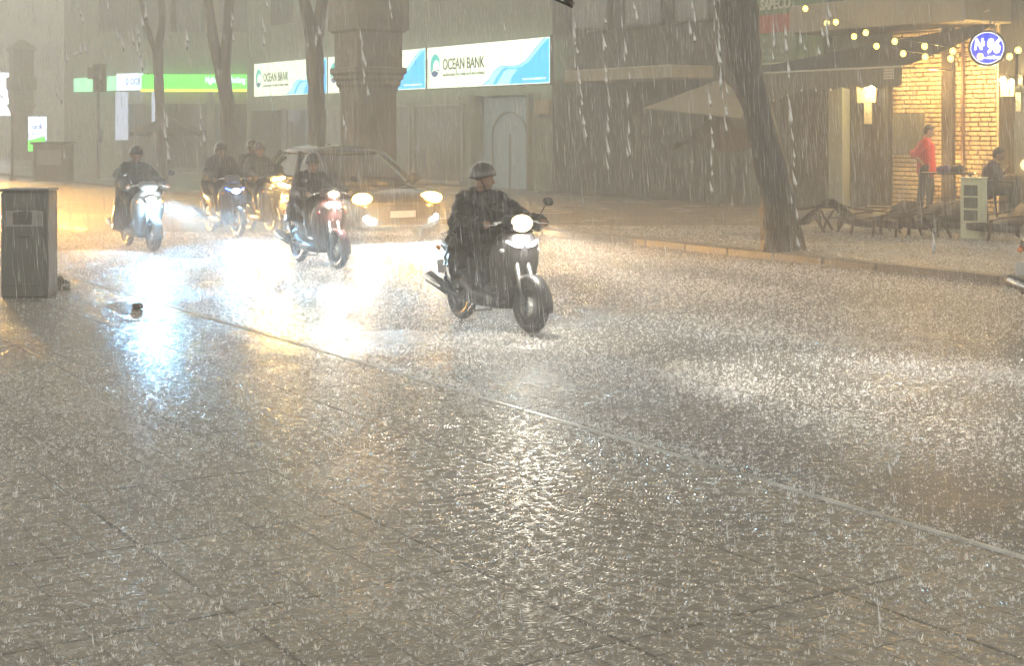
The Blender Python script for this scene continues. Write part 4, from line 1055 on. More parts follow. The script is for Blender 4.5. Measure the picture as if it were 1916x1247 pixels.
# balcony and its underside
mb = MB(); bz(mb, o1, 1562, 1895, 4.02-.12, 4.50, sW-.004, 1.35, .03); bal = part('balcony', mb, mat('balcony_paint', (.30, .26, .18), .5, noise=.2, nscale=2), cf)
mb = MB()
for k in range(26):
    px = 1575+k*12; a_ = PS(px, 0, sW-1.3)[0]-o1[0]; mb.tube([(a_, -1.3, 4.5), (a_, -1.3, 5.35)], .012, n=6)
mb.tube([(PS(1570, 0, sW-1.3)[0]-o1[0], -1.3, 5.35), (PS(1890, 0, sW-1.3)[0]-o1[0], -1.3, 5.35)], .025, n=8); part('railing', mb, M_FRAME, bal)
mb = MB(); bz(mb, o1, 1470, 1560, .3, 2.65, sW-.02, .06); part('curtain', mb, mat('dark_curtain', (.04, .04, .034), .8, noise=.4, nscale=6, streak=True), cf)
mb = MB(); bz(mb, o1, 1400, 1462, .3, 2.65, sW-.02, .06); part('glass_door', mb, M_GLS, cf)
mb = MB(); bz(mb, o1, 1564, 1590, .2, 3.2, sW-.02, .22); part('grey_pilaster', mb, M_WALL, cf)
mb = MB(); bz(mb, o1, 1636, 1669, .2, 3.6, sW-.02, .12); part('dark_pilaster', mb, mat('brown_pilaster', (.02, .017, .015), .95, noise=.3, nscale=5), cf)
mb = MB(); bz(mb, o1, 1767, 1788, .28, 3.9, sW-.045, .10, .01); part('post', mb, mat('brown_post', (.02, .014, .01), .95), cf)
mb = MB(); bz(mb, o1, 1801, 1805, .28, 3.9, sW-.05, .05); part('pipe', mb, mat('rust_pipe', (.10, .045, .02), .5), cf)
mb = MB(); bz(mb, o1, 1868, 1872, .28, 3.9, sW-.045, .04); part('edge_trim', mb, mat('cream_trim', (.55, .45, .28), .5), cf)
mb = MB(); bz(mb, o1, 1873, 1904, .28, 3.4, sW-.02, .07); part('dark_pilaster', mb, mat('brown_pilaster', (.02, .017, .015), .95), cf)
mb = MB(); bx(mb, o1, 1904, 1930, 160, 330, sW-.02, .08); part('glass_door', mb, M_GLS, cf)
mb = MB(); bx(mb, o1, 1671, 1731, 402, 408, sW+.2, .3); 
# fuse panel on the brick
oP = (PS(1703, 250, sW-.04)[0], sW-.04, PS(1703, 250, sW-.04)[1])
fp = thing('fuse_panel', 'flat grey fuse panel fixed on the brick wall behind the red shirt', 'panel', *oP)
mb = MB(); bx(mb, oP, 1676, 1731, 212, 290, sW-.04, .09, .01); part('case', mb, mat('panel_grey', (.07, .07, .055), .7), fp)
mb = MB(); bx(mb, oP, 1690, 1728, 217, 285, sW-.132, .012, .003); part('door', mb, mat('panel_grey_b', (.055, .055, .045), .7), fp)
# green shop sign above
oS = (PS(1475, 60, sW-.15)[0], sW-.15, PS(1475, 60, sW-.15)[1])
sg = thing('green_red_board', 'dull green and red painted shop board behind the leaning tree', 'sign', *oS)
mb = MB(); bx(mb, oS, 1404, 1545, -30, 134, sW-.1, .08); part('board', mb, mat('board_green', (.10, .20, .06), .5, noise=.3, nscale=2), sg)
mb = MB(); bx(mb, oS, 1404, 1500, 26, 60, sW-.19, .012); part('red_band', mb, mat('board_red', (.42, .07, .04), .5, noise=.3, nscale=5, streak=True), sg)
mb = MB(); bx(mb, oS, 1404, 1490, 64, 116, sW-.19, .012); part('pale_band', mb, mat('board_pale', (.17, .25, .15), .5, noise=.3, nscale=3), sg)
mb = MB(); bx(mb, oS, 1404, 1490, 117, 120, sW-.19, .012); part('pale_line', mb, mat('board_line', (.45, .5, .36), .5), sg)
M_BL = mat('board_letters', (.55, .55, .42), .5)
p_ = PS(1408, 12, sW-.2); lettering('lettering', 'A SAPECO', .32, M_BL, sg, p_[0]-oS[0], -.06, p_[1]-oS[2]-.1, xs=.85, shear=.15, bold=.01)
M_BL2 = mat('board_small_letters', (.36, .40, .28), .5)
for row_, (yy, segs) in enumerate(((76, ((1408, 1422), (1428, 1433), (1450, 1472))), (94, ((1408, 1432), (1438, 1446), (1452, 1474))), (108, ((1408, 1420), (1424, 1446), (1452, 1482))))):
    mb = MB()
    for q0, q1 in segs:
        n_ = max(2, int((q1-q0)/4.2))
        for k in range(n_):
            u0 = q0+(q1-q0)*k/n_; a_, z_ = PS(u0+1.6, yy, sW-.2); a_ -= oS[0]; z_ -= oS[2]
            mb.box((a_, -.065, z_), (.018, .006, .085)); mb.box((a_+.03, -.065, z_+random.choice((.035, 0, -.035))), (.04, .006, .016))
    part('worn_lettering', mb, M_BL2, sg)
# awning with scalloped valance
oA = (PS(1560, 140, 21.4)[0], 21.4, 2.6)
aw = thing('cafe_awning', 'grey cafe awning with a scalloped valance left of the brick wall', 'awning', *oA)
M_AW = mat('awning_cloth', (.055, .057, .06), .7, noise=.25, nscale=2); M_AWV = mat('awning_valance', (.15, .14, .10), .7, noise=.2, nscale=3)
fl, fr = PS(1398, 138, 21.4), PS(1688, 124, 21.4)
bl, br = PS(1398, 128, sW-.1), PS(1868, 40, sW-.1)
def lo(p, s): return (p[0]-oA[0], s-oA[1], p[1]-oA[2])
q = [lo(fl, 21.4), lo(fr, 21.4), lo(br, sW-.1), lo(bl, sW-.1)]
mb = MB(); n_ = 10; vs_ = []; fs_ = []
for i in range(n_+1):
    for j in range(n_+1):
        u, v_ = i/n_, j/n_; p_ = (V(q[0])*(1-u)+V(q[1])*u)*(1-v_)+(V(q[3])*(1-u)+V(q[2])*u)*v_; p_.z -= .10*math.sin(math.pi*v_)*(.6+.4*math.sin(u*9)); vs_.append(p_)
for i in range(n_):
    for j in range(n_): fs_.append((i*(n_+1)+j, (i+1)*(n_+1)+j, (i+1)*(n_+1)+j+1, i*(n_+1)+j+1))
N1 = len(vs_); vs_ += [p_+V((0, 0, .012)) for p_ in vs_]; fs_ += [tuple(N1+k for k in reversed(f)) for f in fs_]
mb.add(vs_, fs_, True); part('canopy', mb, M_AW, aw)
mb = MB(); xs_ = np.linspace(q[0][0], q[1][0], 85); L0 = q[0][2]; L1 = q[1][2]; top = []; bot = []
for i, x in enumerate(xs_):
    u = i/84; zt = L0*(1-u)+L1*u; dep = .34+.06*abs(math.sin(u*math.pi*11))+.42*max(0, 1-u/.38)
    top.append((x, zt)); bot.append((x, zt-dep))
vs_ = [(x, yy, z) for yy in (-.01, 0) for x, z in top+bot]; n2 = len(top); fs_ = []
for i in range(n2-1): fs_ += [(i, i+1, n2+i+1, n2+i), (2*n2+i+1, 2*n2+i, 3*n2+i, 3*n2+i+1), (n2+i, n2+i+1, 3*n2+i+1, 3*n2+i)]
mb.add(vs_, fs_); part('valance', mb, M_AWV, aw)
mb = MB(); mb.tube([q[0], q[1]], .022, n=8); part('front_rail', mb, mat('pale_rail', (.5, .47, .38), .4), aw)
mb = MB()
for x, z in bot[::8][1:]: mb.ell((x, -.01, z-.02), (.012, .012, .03), n=6, m=5)
part('drips', mb, M_CLEAR, aw)
for u in (.02, .98):
    mb = MB(); x = q[0][0]*(1-u)+q[1][0]*u; mb.tube([(x, .02, L0*(1-u)+L1*u), (x, 1.7, L0*(1-u)+L1*u-.05)], .014, n=8); part('bracket', mb, M_BLK, aw)
oN = PS(1663, 136, 21.36); nt_ = thing('notice', 'small white printed notice on the right end of the valance', 'notice', oN[0], 21.36, oN[1])
mb = MB(); mb.box((0, 0, 0), (.26, .01, .24)); part('sheet', mb, mat('notice_white', (.6, .56, .47), .5), nt_)
mb = MB()
for k in range(4):
    for j in range(5): mb.box((-.10+j*.05, -.009, .085-k*.055), (.032, .004, .028))
part('print_pattern', mb, mat('notice_print', (.22, .16, .12), .5), nt_)
# tan shade sail
oT = (PS(1340, 180, 20.8)[0], 20.8, 2.3)
ss = thing('shade_sail', 'tan triangular shade sail stretched left of the leaning tree', 'shade sail', *oT)
def tp(px, y, s): p_ = PS(px, y, s); return V((p_[0]-oT[0], s-oT[1], p_[1]-oT[2]))
A_, B_, C_, D_ = tp(1204, 203, 20.4), tp(1350, 148, 22.6), tp(1402, 196, 21.0), tp(1386, 222, 20.2)
mb = MB(); mb.add([A_, B_, D_, C_]+[p_+V((0, 0, .012)) for p_ in (A_, B_, D_, C_)], [(0, 1, 2), (1, 3, 2), (6, 5, 4), (6, 7, 5), (0, 2, 6, 4), (2, 3, 7, 6)]); part('cloth', mb, mat('tan_cloth', (.40, .33, .21), .7, noise=.2, nscale=3), ss)
mb = MB(); mb.tube([A_, D_], .018, n=6); mb.tube([D_, C_], .018, n=6); part('hem', mb, M_AWV, ss)
mb = MB(); mb.tube([B_, B_+V((0, 0, -2.3))], .03, n=8); part('pole', mb, M_ENG, ss)
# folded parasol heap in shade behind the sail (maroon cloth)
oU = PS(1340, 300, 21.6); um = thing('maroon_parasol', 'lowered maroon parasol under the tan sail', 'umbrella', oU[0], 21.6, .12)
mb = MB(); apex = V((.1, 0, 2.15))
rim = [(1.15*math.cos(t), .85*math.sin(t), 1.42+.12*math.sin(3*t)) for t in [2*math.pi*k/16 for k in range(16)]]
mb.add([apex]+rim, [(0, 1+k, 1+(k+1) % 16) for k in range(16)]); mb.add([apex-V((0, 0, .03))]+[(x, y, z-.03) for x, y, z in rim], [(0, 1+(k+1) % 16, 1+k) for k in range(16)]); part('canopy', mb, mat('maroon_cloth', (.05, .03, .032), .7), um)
mb = MB(); mb.tube([(.1, 0, 0), (.1, 0, 2.2)], .025); part('pole', mb, M_ENG, um)
# round sign
p_ = PS(1847, 90, 22.0)
rs = thing('round_sign', 'round blue lit sign with white numerals hanging by the brick wall', 'illuminated sign', p_[0], 22.0, p_[1], -PHI-.30)
R_ = .30
mb = MB(); mb.lathe([(R_*1.02, .26), (R_*1.12, .22), (R_*1.12, -.08), (R_*1.0, -.10), (R_*.98, -.085)], axis='Y', n=48); part('case', mb, mat('sign_case', (.04, .03, .035), .35), rs)
mb = MB(); mb.lathe([(R_*.975, -.10), (R_*.975, -.092)], axis='Y', n=48); part('rim_glow', mb, emis('rim_white', (.8, .85, 1), 1.1), rs)
mb = MB(); mb.lathe([(R_*.93, -.112), (R_*.93, -.101)], axis='Y', n=48); part('blue_face', mb, emis('sign_royal', (.012, .035, .75), .8), rs)
E_W2 = emis('numeral_white', (1, 1, 1), 2.2)
lettering('numerals', 'N', .27, E_W2, rs, -.23, -.12, -.02, xs=.7, bold=.012, shear=.2); lettering('numerals', 'o', .13, E_W2, rs, -.105, -.12, .07, xs=.8, bold=.008, shear=.1)
lettering('numerals', '96', .36, E_W2, rs, -.02, -.12, -.09, xs=.66, bold=.014, shear=.2)
lettering('small_lettering', 'LẨU - NƯỚNG', .065, E_W2, rs, -.17, -.12, -.20, xs=.95, bold=.003)
mb = MB(); mb.box((-.085, -.116, .045), (.075, .006, .014)); part('underline', mb, E_W2, rs)
mb = MB(); mb.tube([(.05, 0, .31), (.05, 0, .75)], .012); mb.tube([(.05, 0, .72), (-.1, 1.0, .72)], .018); part('hanger', mb, M_FRAME, rs)
# string lights
E_B = emis('bulb_warm', (1, .64, .07), 4.5)
def string(pxs, s, label):
    p0 = PS(*pxs[0], s); r = thing('string_light', label, 'string lights', p0[0], s, p0[1], 0, 'strings of bulbs under the balcony'); P_ = []
    for px, y in pxs:
        q_ = PS(px, y-7, s); c = V((q_[0]-p0[0], 0, q_[1]-p0[1])); P_.append(c)
    mb = MB(); mb.tube(P_, .006, n=5); part('cable', mb, M_BLK, r)
    for c in P_:
        mb = MB(); mb.ell(c+V((0, 0, -.06)), (.052, .052, .058), n=12, m=8); b_ = part('bulb', mb, E_B, r)
        mb = MB(); mb.tube([c, c+V((0, 0, -.028))], .013, n=8); part('socket', mb, M_BLK, b_)
    return r
s1 = string([(1462, -8), (1507, 17), (1564, 42), (1620, 62), (1674, 78), (1730, 87), (1783, 96)], 20.6, 'upper string of warm bulbs crossing the dark awning')
s2_ = string([(1547, 44), (1598, 69), (1640, 87), (1690, 101), (1731, 107), (1779, 110), (1834, 106), (1889, 106), (1905, 94)], 20.9, 'lower string of warm bulbs passing the round sign')
# wall lamps
def wall_lamp(px, y, label, plaque):
    p_ = PS(px, y, sW-.4); r = thing('wall_lamp', label, 'lamp', p_[0], sW-.4, p_[1])
    mb = MB(); mb.ell((-.04, 0, 0), (.055, .055, .06)); part('bulb', mb, emis('wall_bulb', (1, .80, .38), 45), r)
    mb = MB(); mb.ell((.13, .03, -.03), (.04, .04, .05)); part('bulb', mb, emis('wall_bulb', (1, .80, .38), 45), r)
    mb = MB(); mb.tube([(-.04, 0, .05), (-.04, .1, .1), (.0, .36, .05)], .012); mb.box((.04, .37, .0), (.16, .03, .22)); part('bracket', mb, M_BLK, r)
    point(r, (0, -.12, .0), (1, .72, .32), 28, .08); return r
wall_lamp(1622, 160, 'pair of warm wall bulbs over the tall white plaque', True)
wall_lamp(1880, 150, 'pair of warm wall bulbs over the house number', True)
def plate(px0, px1, y0, y1, label, name, cat, col, s=sW-.25, letters=None):
    p_ = PS((px0+px1)/2, (y0+y1)/2, s); o_ = (p_[0], s, p_[1]); r = thing(name, label, cat, *o_)
    mb = MB(); bx(mb, o_, px0, px1, y0, y1, s, .03, .004); part('board', mb, mat('board_%g_%g_%g' % col, col, .5, noise=.15, nscale=5), r)
    if letters: lettering('numerals', letters, .17, mat('number_red', (.30, .10, .03), .5), r, -.13, -.036, -.06, xs=.85)
    else:
        mb = MB(); mb.box((0, -.045, 0), (.02, .012, .03)); part('fixing', mb, M_ENG, r)
    return r
plate(1605, 1640, 152, 192, 'pale yellow board right behind the left wall lamp', 'wall_board', 'board', (.62, .50, .28))
plate(1618, 1632, 193, 232, 'narrow cream plaque below the left wall lamp', 'wall_plaque', 'plaque', (.50, .45, .32))
plate(1874, 1899, 156, 180, 'small number plate under the right wall lamp', 'house_number', 'sign', (.62, .52, .32), letters='133')
plate(1902, 1912, 173, 208, 'narrow pale notice right of the house number', 'door_notice', 'notice', (.45, .42, .34), s=sW-.3)
# added points that wash the brick wall warm; no bulb hangs there
for px, y, e in ((1700, 150, 26), (1752, 135, 48), (1832, 140, 30), (1745, 300, 22), (1850, 300, 12)):
    p_ = PS(px, y, 22.55); 
    point(s2_, (p_[0]-s2_.matrix_basis.translation.x*0 - PS(1547, 44, 20.9)[0], 22.55-20.9, p_[1]-PS(1547, 44, 20.9)[1]-.1), (1, .62, .22), e, .12)
# people of the cafe
X0, S0 = PS(1733, 380, 22.0)[0], 22.0
Y_ = .27
yaw0 = -PHI-.35                      # local x points right in the picture
def st(x, y, z): return (x, y, z)
Jr = dict(pelvis=(0, 0, .92), chest=(-.01, 0, 1.24), neck=(.0, 0, 1.44), head=(.05, 0, 1.575), yaw=.0, pitch=.22,
          shL=(-.01, .18, 1.37), shR=(-.01, -.18, 1.37), elL=(.05, .24, 1.10), wrL=(.16, .20, .90), hdL=(.5, 0, -.8), pnL=(0, -1, 0), curlL=.35,
          elR=(-.20, -.26, 1.12), wrR=(-.06, -.20, .95), hdR=(.8, .4, -.4), pnR=(.3, 1, 0), curlR=.3,
          hipL=(0, .09, .90), hipR=(0, -.09, .90), knL=(.07, .12, .49), knR=(-.06, -.12, .49), anL=(.04, .13, .09), anR=(-.13, -.13, .09), toeL=(.19, .15, .035), toeR=(.02, -.15, .035))
p = person(Jr, (X0, S0, Y_, yaw0-PHI*0), 'standing man in a red shirt and dark trousers before the brick wall')
M_RED = mat('red_shirt', (.50, .02, .025), .8, noise=.2, nscale=6)
jacket(Jr, M_RED, p, fat=.028, hem=(0, 0, .84), name='shirt', cuff=-.25, disp=.035); trousers(Jr, M_JEANS, p); shoes(Jr, M_SHOE, p)
Xs, Ss = PS(1849, 340, 21.9)[0], 21.9
Js = dict(pelvis=(0, 0, .54), chest=(.06, 0, .84), neck=(.10, 0, 1.03), head=(.17, 0, 1.145), yaw=-.1, pitch=.2,
          shL=(.07, .18, .97), shR=(.07, -.18, .97), elL=(.24, .22, .74), wrL=(.34, .08, .90), hdL=(.2, -.5, .8), pnL=(-1, 0, .2), curlL=.5,
          elR=(.22, -.22, .72), wrR=(.38, -.10, .78), hdR=(.9, .3, 0), pnR=(0, 0, -1), curlR=.5,
          hipL=(.02, .09, .52), hipR=(.02, -.09, .52), knL=(.44, .13, .50), knR=(.44, -.13, .50), anL=(.42, .14, .09), anR=(.40, -.14, .09), toeL=(.57, .15, .035), toeR=(.55, -.15, .035))
p = person(Js, (Xs, Ss, Y_, yaw0), 'man in a dark plum shirt sitting at a small table by the brick wall')
jacket(Js, mat('plum_shirt', (.07, .045, .06), .7), p, fat=.025, name='shirt', cuff=.1, disp=.03); trousers(Js, M_JEANS, p); shoes(Js, M_SHOE, p)
M_WOOD = mat('dark_wood', (.09, .045, .03), .45, noise=.4, nscale=8, coat=.3)
def stool(a, s, label):
    r = thing('stool', label, 'stool', a, s, .27, yaw0)
    mb = MB(); mb.lathe([(.17, .40), (.18, .42), (.18, .44), (.16, .45)], n=24); part('seat', mb, M_WOOD, r)
    for x, y in ((1, 1), (1, -1), (-1, 1), (-1, -1)):
        mb = MB(); mb.tube([(x*.11, y*.11, .40), (x*.15, y*.15, 0)], .014, n=8); part('leg', mb, M_BLK, r)
stool(Xs, Ss, 'stool under the seated man in the plum shirt')
def table(a, s, z, w_, h_, label, m, items=True):
    r = thing('table', label, 'table', a, s, z, yaw0)
    mb = MB(); mb.box((0, 0, h_-.02), (w_, w_*.7, .035), bev=.008); part('tabletop', mb, m, r)
    for x, y in ((1, 1), (1, -1), (-1, 1), (-1, -1)):
        mb = MB(); mb.tube([(x*w_*.42, y*w_*.28, h_-.03), (x*w_*.30, y*w_*.28, 0)], .016, n=8); part('leg', mb, M_BLK, r)
    mb = MB(); mb.box((0, 0, h_*.45), (w_*.68, .025, .025)); part('rail', mb, M_BLK, r); return r
tA = PD(1775, 330, 26.6); table(tA[0], tA[1], .27, .92, .84, 'dark tall folding table between the red-shirted man and the pale stand', M_BLK)
tB = PS(1868, 340, 21.5); table(tB[0], 21.5, .27, .6, .70, 'small dark table the seated man leans on', M_BLK)
for (px, dy, label, col) in ((1765, 0, 'purple bag on the left of the tall dark table', (.10, .06, .16)), (1790, .03, 'dark bundle on the right of the tall dark table', (.035, .03, .035))):
    q_ = PD(px, 312, 26.6); mb = MB(); mb.ell((0, 0, .07), (.13, .10, .075)); mb.ell((.06, .02, .10), (.07, .07, .06)); mb.ell((-.08, 0, .05), (.06, .07, .06))
    o_ = link('bag', organic(mb, 'bag', .012, 2, .04, .06), mat('bag_%g' % col[0], col, .5)); place(o_, q_[0], q_[1], 1.09); tag(o_, label, 'bag')
# pale stand with pasted pictures
a, s = PG(1822, 446, .12)
r = thing('display_stand', 'pale upright box stand with pasted pictures on the cafe pavement', 'display stand', a, s, .12, -PHI-.62)
M_ST = mat('pale_stand', (.72, .72, .48), .5, noise=.15, nscale=4); M_ST2 = mat('stand_picture', (.13, .13, .09), .5, noise=.5, nscale=25)
mb = MB(); mb.box((0, 0, .48), (.32, .36, .96), bev=.012); part('body', mb, M_ST, r)
mb = MB(); mb.box((0, 0, .975), (.35, .39, .03), bev=.006); part('lid', mb, M_ST, r)
for z in (.76, .56, .36):
    mb = MB(); mb.box((-.165, 0, z), (.012, .20, .14)); part('picture', mb, M_ST2, r)
    mb = MB(); mb.box((.01, -.185, z+.02), (.22, .012, .17)); part('picture', mb, M_ST2, r)
# rattan loungers
M_RAT = mat('wet_rattan', (.055, .022, .015), .6, noise=.5, nscale=22, bump=.5)
def lounger(a, s, rz, label):
    r = thing('lounge_chair', label, 'lounge chair', a, s, .12, rz, 'low wet cafe lounge chairs')
    mb = MB(); mb.loft([[(x-.0, y, z+d) for y, d in ((-.27, -.10), (-.1, -.11), (.1, -.11), (.27, -.10), (.27, .03), (.1, .02), (-.1, .02), (-.27, .03))] for x, z in ((.52, .30), (.40, .33), (.15, .27), (0, .25))]); part('seat', mb, M_RAT, r)
    mb = MB(); mb.loft([[(x, y, z) for y in (-.27, 0, .27)]+[(x+.03, y, z-.015) for y in (.27, 0, -.27)] for x, z in ((0, .26), (-.12, .42), (-.27, .60), (-.38, .72))]); bkr = part('backrest', mb, M_RAT, r)
    mb = MB()
    for k in range(9):
        t = k/8; mb.tube([(-.0-.37*t, -.275, .27+.44*t), (-.0-.37*t, .275, .27+.44*t)], .010, n=5)
    part('weave', mb, M_RAT, bkr)
    for q_ in (1, -1):
        mb = MB(); mb.tube([(-.30, .29*q_, .62), (-.05, .30*q_, .50), (.25, .30*q_, .48), (.48, .29*q_, .42)], .017, n=8); part('armrest', mb, M_RAT, r)
        mb = MB(); mb.tube([(.46, .27*q_, .42), (.50, .27*q_, 0)], .024, n=8); part('leg', mb, M_WOOD, r)
        mb = MB(); mb.tube([(-.16, .27*q_, .45), (-.34, .27*q_, 0)], .024, n=8); part('leg', mb, M_WOOD, r)
    r.scale = (1.15, 1.15, .78); return r
for px, y, rz, lb in ((1508, 432, -PHI+2.7, 'leftmost wet lounge chair just right of the leaning tree'), (1592, 432, -PHI+.2, 'wet lounge chair below the narrow plaque'),
                      (1668, 440, -PHI+3.5, 'wet lounge chair before the left end of the brick wall'), (1722, 442, -PHI+3.3, 'wet lounge chair in front of the red-shirted man'),
                      (1772, 440, -PHI+3.7, 'wet lounge chair touching the pale stand'), (1888, 448, -PHI+3.4, 'wet lounge chair right of the pale stand')):
    a, s = PG(px, y, .12); lounger(a, s, rz, lb)
for px, y, lb in ((1552, 425, 'low dark table between the two left lounge chairs'), (1650, 425, 'low dark table left of the brick wall')):
    a, s = PG(px, y, .12); table(a, s, .12, .55, .38, lb, M_WOOD)
# ================= rain and splashes =================
def np_mesh(name, verts, faces, m, smooth=False):
    me = bpy.data.meshes.new(name); nv, nf = len(verts), len(faces); k = faces.shape[1]
    me.vertices.add(nv); me.vertices.foreach_set('co', verts.astype(np.float32).ravel())
    me.loops.add(nf*k); me.loops.foreach_set('vertex_index', faces.astype(np.int32).ravel())
    me.polygons.add(nf); me.polygons.foreach_set('loop_start', np.arange(0, nf*k, k, dtype=np.int32))
    me.update(calc_edges=True); me.materials.append(m)
    o = bpy.data.objects.new(name, me); COL.objects.link(o); return o
def water_mat(name, alb, clear):
    m = bpy.data.materials.new(name); m.use_nodes = True; nt = m.node_tree; nt.nodes.clear(); N = nt.nodes.new
    d = N('ShaderNodeBsdfDiffuse'); t = N('ShaderNodeBsdfTranslucent'); g = N('ShaderNodeBsdfGlossy'); g.inputs['Roughness'].default_value = .25
    for n in (d, t, g): n.inputs['Color'].default_value = (alb, alb, alb, 1)
    a = N('ShaderNodeMixShader'); a.inputs[0].default_value = .5; b = N('ShaderNodeMixShader'); b.inputs[0].default_value = .2
    nt.links.new(d.outputs[0], a.inputs[1]); nt.links.new(t.outputs[0], a.inputs[2]); nt.links.new(a.outputs[0], b.inputs[1]); nt.links.new(g.outputs[0], b.inputs[2])
    tr = N('ShaderNodeBsdfTransparent'); c = N('ShaderNodeMixShader'); c.inputs[0].default_value = clear; nt.links.new(b.outputs[0], c.inputs[1]); nt.links.new(tr.outputs[0], c.inputs[2])
    o = N('ShaderNodeOutputMaterial'); nt.links.new(c.outputs[0], o.inputs['Surface']); return m
M_DROP = water_mat('rain_water', 1.0, .45); M_DRIP = water_mat('drip_water', 1.0, .05); M_SPL = water_mat('splash_water', 1.0, .1)
def streaks(name, P, L, Rd, slant, m, label):
    """spindle drops: 3-sided, pointed at both ends"""
    n = len(P); th = np.array([0, 2.094, 4.189]); V_ = np.zeros((n, 5, 3))
    ax = np.stack([slant[:, 0], slant[:, 1], -np.ones(n)], 1); ax /= np.linalg.norm(ax, axis=1)[:, None]
    V_[:, 0] = P-ax*L[:, None]*.5; V_[:, 4] = P+ax*L[:, None]*.5; mid = P+ax*L[:, None]*.25
    for j in range(3):
        V_[:, 1+j] = mid+np.stack([np.cos(th[j])*Rd, np.sin(th[j])*Rd, np.zeros(n)], 1)
    f = np.array([(0, 1, 2), (0, 2, 3), (0, 3, 1), (4, 2, 1), (4, 3, 2), (4, 1, 3)])
    Fc = (f[None]+(np.arange(n)*5)[:, None, None]).reshape(-1, 3)
    o = np_mesh(name, V_.reshape(-1, 3), Fc, m); o['kind'] = 'stuff'; o['label'] = label; return o
n = 62000
Y = (RNG.uniform(3.2**3, 30**3, n))**(1/3); Y[:4000] = RNG.uniform(3.5, 14, 4000)
X = RNG.uniform(-.54, .54, n)*Y; zt = H+.10*Y; zb = np.maximum(.1, H-.38*Y); Z = RNG.uniform(0, 1, n)*(zt-zb)+zb
L = RNG.uniform(.08, .26, n)*np.clip(Y/11, .3, 1); Rd = .0009*np.exp(RNG.normal(0, .38, n))
sl = np.stack([.07+RNG.normal(0, .02, n), RNG.normal(0, .02, n)], 1)
streaks('rain', np.stack([X, Y, Z], 1), L, Rd, sl, M_DROP, 'heavy rain falling across the street')
# heavy drips off the awning edge above the viewer
pts = []
for x0, y0, x1, y1, k in ((1068, 25, 1095, 250, 12), (1128, 30, 1140, 310, 11), (1165, 35, 1176, 310, 9), (1185, 5, 1190, 30, 2), (1292, 5, 1294, 80, 4), (1336, 0, 1360, 240, 14), (1472, 40, 1490, 460, 13),
                          (1440, 30, 1450, 110, 3), (1500, 60, 1504, 90, 2), (1548, 0, 1550, 80, 5), (1535, 55, 1537, 100, 2), (1328, 150, 1332, 370, 8), (305, 200, 318, 300, 8), (372, 180, 378, 280, 5), (252, 60, 262, 120, 4), (268, 20, 256, 80, 4),
                          (148, 5, 155, 40, 3), (125, 110, 165, 80, 5), (98, 150, 118, 180, 4), (200, 3, 202, 12, 1), (222, 60, 228, 76, 2), (350, 60, 352, 80, 2), (430, 20, 434, 80, 3), (493, 0, 494, 90, 4), (590, 80, 600, 50, 3),
                          (670, 50, 690, 180, 7), (728, 0, 732, 40, 2), (945, 40, 947, 60, 1), (1028, 60, 1030, 90, 1), (640, 200, 650, 260, 2), (1745, 440, 1748, 470, 3), (410, 1120, 414, 1190, 3), (540, 1080, 545, 1150, 2), (172, 1190, 176, 1230, 1), (1645, 1140, 1648, 1190, 2), (1357, 960, 1360, 1010, 2), (1666, 870, 1668, 940, 2)):
    for j in range(k):
        t = (j+RNG.uniform(.1, .9))/k; px = x0+(x1-x0)*t+RNG.normal(0, 2.5); py = y0+(y1-y0)*t; d = RNG.uniform(3.4, 5.5)
        if py > 500: d = min(d, 1.6*F/(py-HOR))
        pts.append(((px-958)/F*d, d, H-(py-HOR)*d/F))
P = np.array(pts); n = len(P)
streaks('awning_drips', P, RNG.uniform(.02, .075, n), RNG.uniform(.0022, .0062, n), np.stack([.1+RNG.normal(0, .05, n), RNG.normal(0, .03, n)], 1), M_DRIP, 'large bright drops dripping from the awning edge')
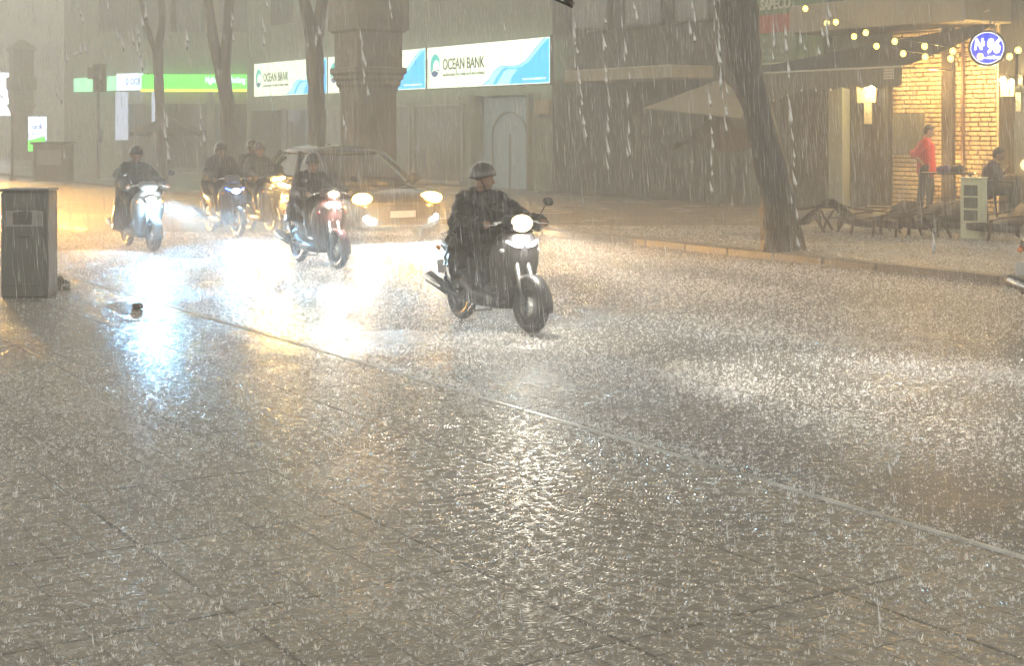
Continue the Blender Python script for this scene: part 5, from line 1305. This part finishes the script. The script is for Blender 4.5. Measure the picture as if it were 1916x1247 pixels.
# splash crowns on the ground
def splashes(name, n, ymin, ymax, label, hs=1.0):
    Y = np.sqrt(RNG.uniform(ymin**2, ymax**2, n)); X = RNG.uniform(-.60, .60, n)*Y
    s = -X*UY+Y*UX
    gn = np.sin(X*1.3+1.7*np.sin(Y*.6))*np.sin(Y*1.1+X*.7)+.5*np.sin(s*2.9)
    kk = RNG.uniform(0, 1, n) < .62+.34*gn; X, Y, s = X[kk], Y[kk], s[kk]; n = len(X)
    if ymin > 5: k_ = (s > S_KERB-.1) | (RNG.uniform(0, 1, n) < .25); X, Y, s = X[k_], Y[k_], s[k_]; n = len(X)
    z0 = np.where(s < S_KERB, .083, np.where(s > S_FAR, .122, .002))
    cl = RNG.uniform(.4, 1.0, n)**2; sz = (.004+.011*cl)*hs
    K = 5; V_ = np.zeros((n, K, 3, 3)); D = np.zeros((n, 3, 4, 3)); ph = RNG.uniform(0, 6.28, n)
    for k in range(K):
        a = ph+2*math.pi*k/K+RNG.normal(0, .25, n); r0 = sz*.45; h = sz*RNG.uniform(.5, 1.5, n); lean = RNG.uniform(.7, 1.7, n)
        c, s_ = np.cos(a), np.sin(a); w_ = sz*.22
        V_[:, k, 0] = np.stack([X+c*r0-s_*w_, Y+s_*r0+c*w_, z0], 1); V_[:, k, 1] = np.stack([X+c*r0+s_*w_, Y+s_*r0-c*w_, z0], 1)
        V_[:, k, 2] = np.stack([X+c*r0*(1+lean), Y+s_*r0*(1+lean), z0+h], 1)
    for k in range(3):
        rr = sz*RNG.uniform(.06, .14, n); cx = X+RNG.normal(0, 1, n)*sz*1.2; cy_ = Y+RNG.normal(0, 1, n)*sz*1.2; cz = z0+sz*RNG.uniform(.6, 2.6, n)
        for j, q in enumerate(((1, 0, -.7), (-.5, .87, -.7), (-.5, -.87, -.7), (0, 0, 1.3))):
            D[:, k, j] = np.stack([cx+q[0]*rr, cy_+q[1]*rr, cz+q[2]*rr*1.4], 1)
    v1 = V_.reshape(-1, 3); f1 = np.arange(n*K*3).reshape(-1, 3)
    v2 = D.reshape(-1, 3); t4 = np.array([(0, 2, 1), (0, 1, 3), (1, 2, 3), (2, 0, 3)]); f2 = (t4[None]+(np.arange(n*3)*4)[:, None, None]).reshape(-1, 3)+len(v1)
    o = np_mesh(name, np.concatenate([v1, v2]), np.concatenate([f1, f2]), M_SPL); o['kind'] = 'stuff'; o['label'] = label
splashes('rain_splashes', 76000, 3.1, 12, 'small water crowns splashing over the near paving', hs=.62)
splashes('large_splashes', 6000, 3.1, 11, 'scattered taller splash crowns in the foreground', hs=1.25)
splashes('road_splashes', 237000, 8, 27, 'froth of small splashes covering the flooded road', hs=1.0)
# fine spray bouncing off the road: tiny droplets thickest close to the water
n = 370000
Y = np.sqrt(RNG.uniform(7.5**2, 34**2, n)); X = RNG.uniform(-.58, .58, n)*Y; s_ = -X*UY+Y*UX; k = (s_ > S_KERB-.3) & (s_ < S_FAR+3)
X, Y = X[k], Y[k]; n = len(X); Z = .01+RNG.exponential(.17, n); R_ = RNG.uniform(.0012, .0034, n)
q = np.array(((1, 0, -.7), (-.5, .87, -.7), (-.5, -.87, -.7), (0, 0, 1.3)))
D = np.stack([X, Y, Z], 1)[:, None]+q[None]*R_[:, None, None]
t4 = np.array([(0, 2, 1), (0, 1, 3), (1, 2, 3), (2, 0, 3)])
o = np_mesh('spray', D.reshape(-1, 3), (t4[None]+(np.arange(n)*4)[:, None, None]).reshape(-1, 3), M_SPL); o['kind'] = 'stuff'; o['label'] = 'fine spray hanging low over the road'
# ================= haze =================
mb = MB(); mb.box((0, 0, 0), (1, 1, 1))
hz = link('haze', mb.mesh('haze'), None)
hz.location = (-15, 55, 6.3); hz.scale = (260, 260, 15.4)
hm = bpy.data.materials.new('rain_haze'); hm.use_nodes = True; nt = hm.node_tree
nt.nodes.remove(nt.nodes['Principled BSDF'])
pv = nt.nodes.new('ShaderNodeVolumePrincipled')
pv.inputs['Color'].default_value = (.97, .96, .94, 1); pv.inputs['Density'].default_value = .0145
pv.inputs['Anisotropy'].default_value = .45
nt.links.new(pv.outputs[0], nt.nodes['Material Output'].inputs['Volume'])
hz.data.materials.append(hm); hz['kind'] = 'stuff'; hz['label'] = 'pale haze of fine rain filling the street'
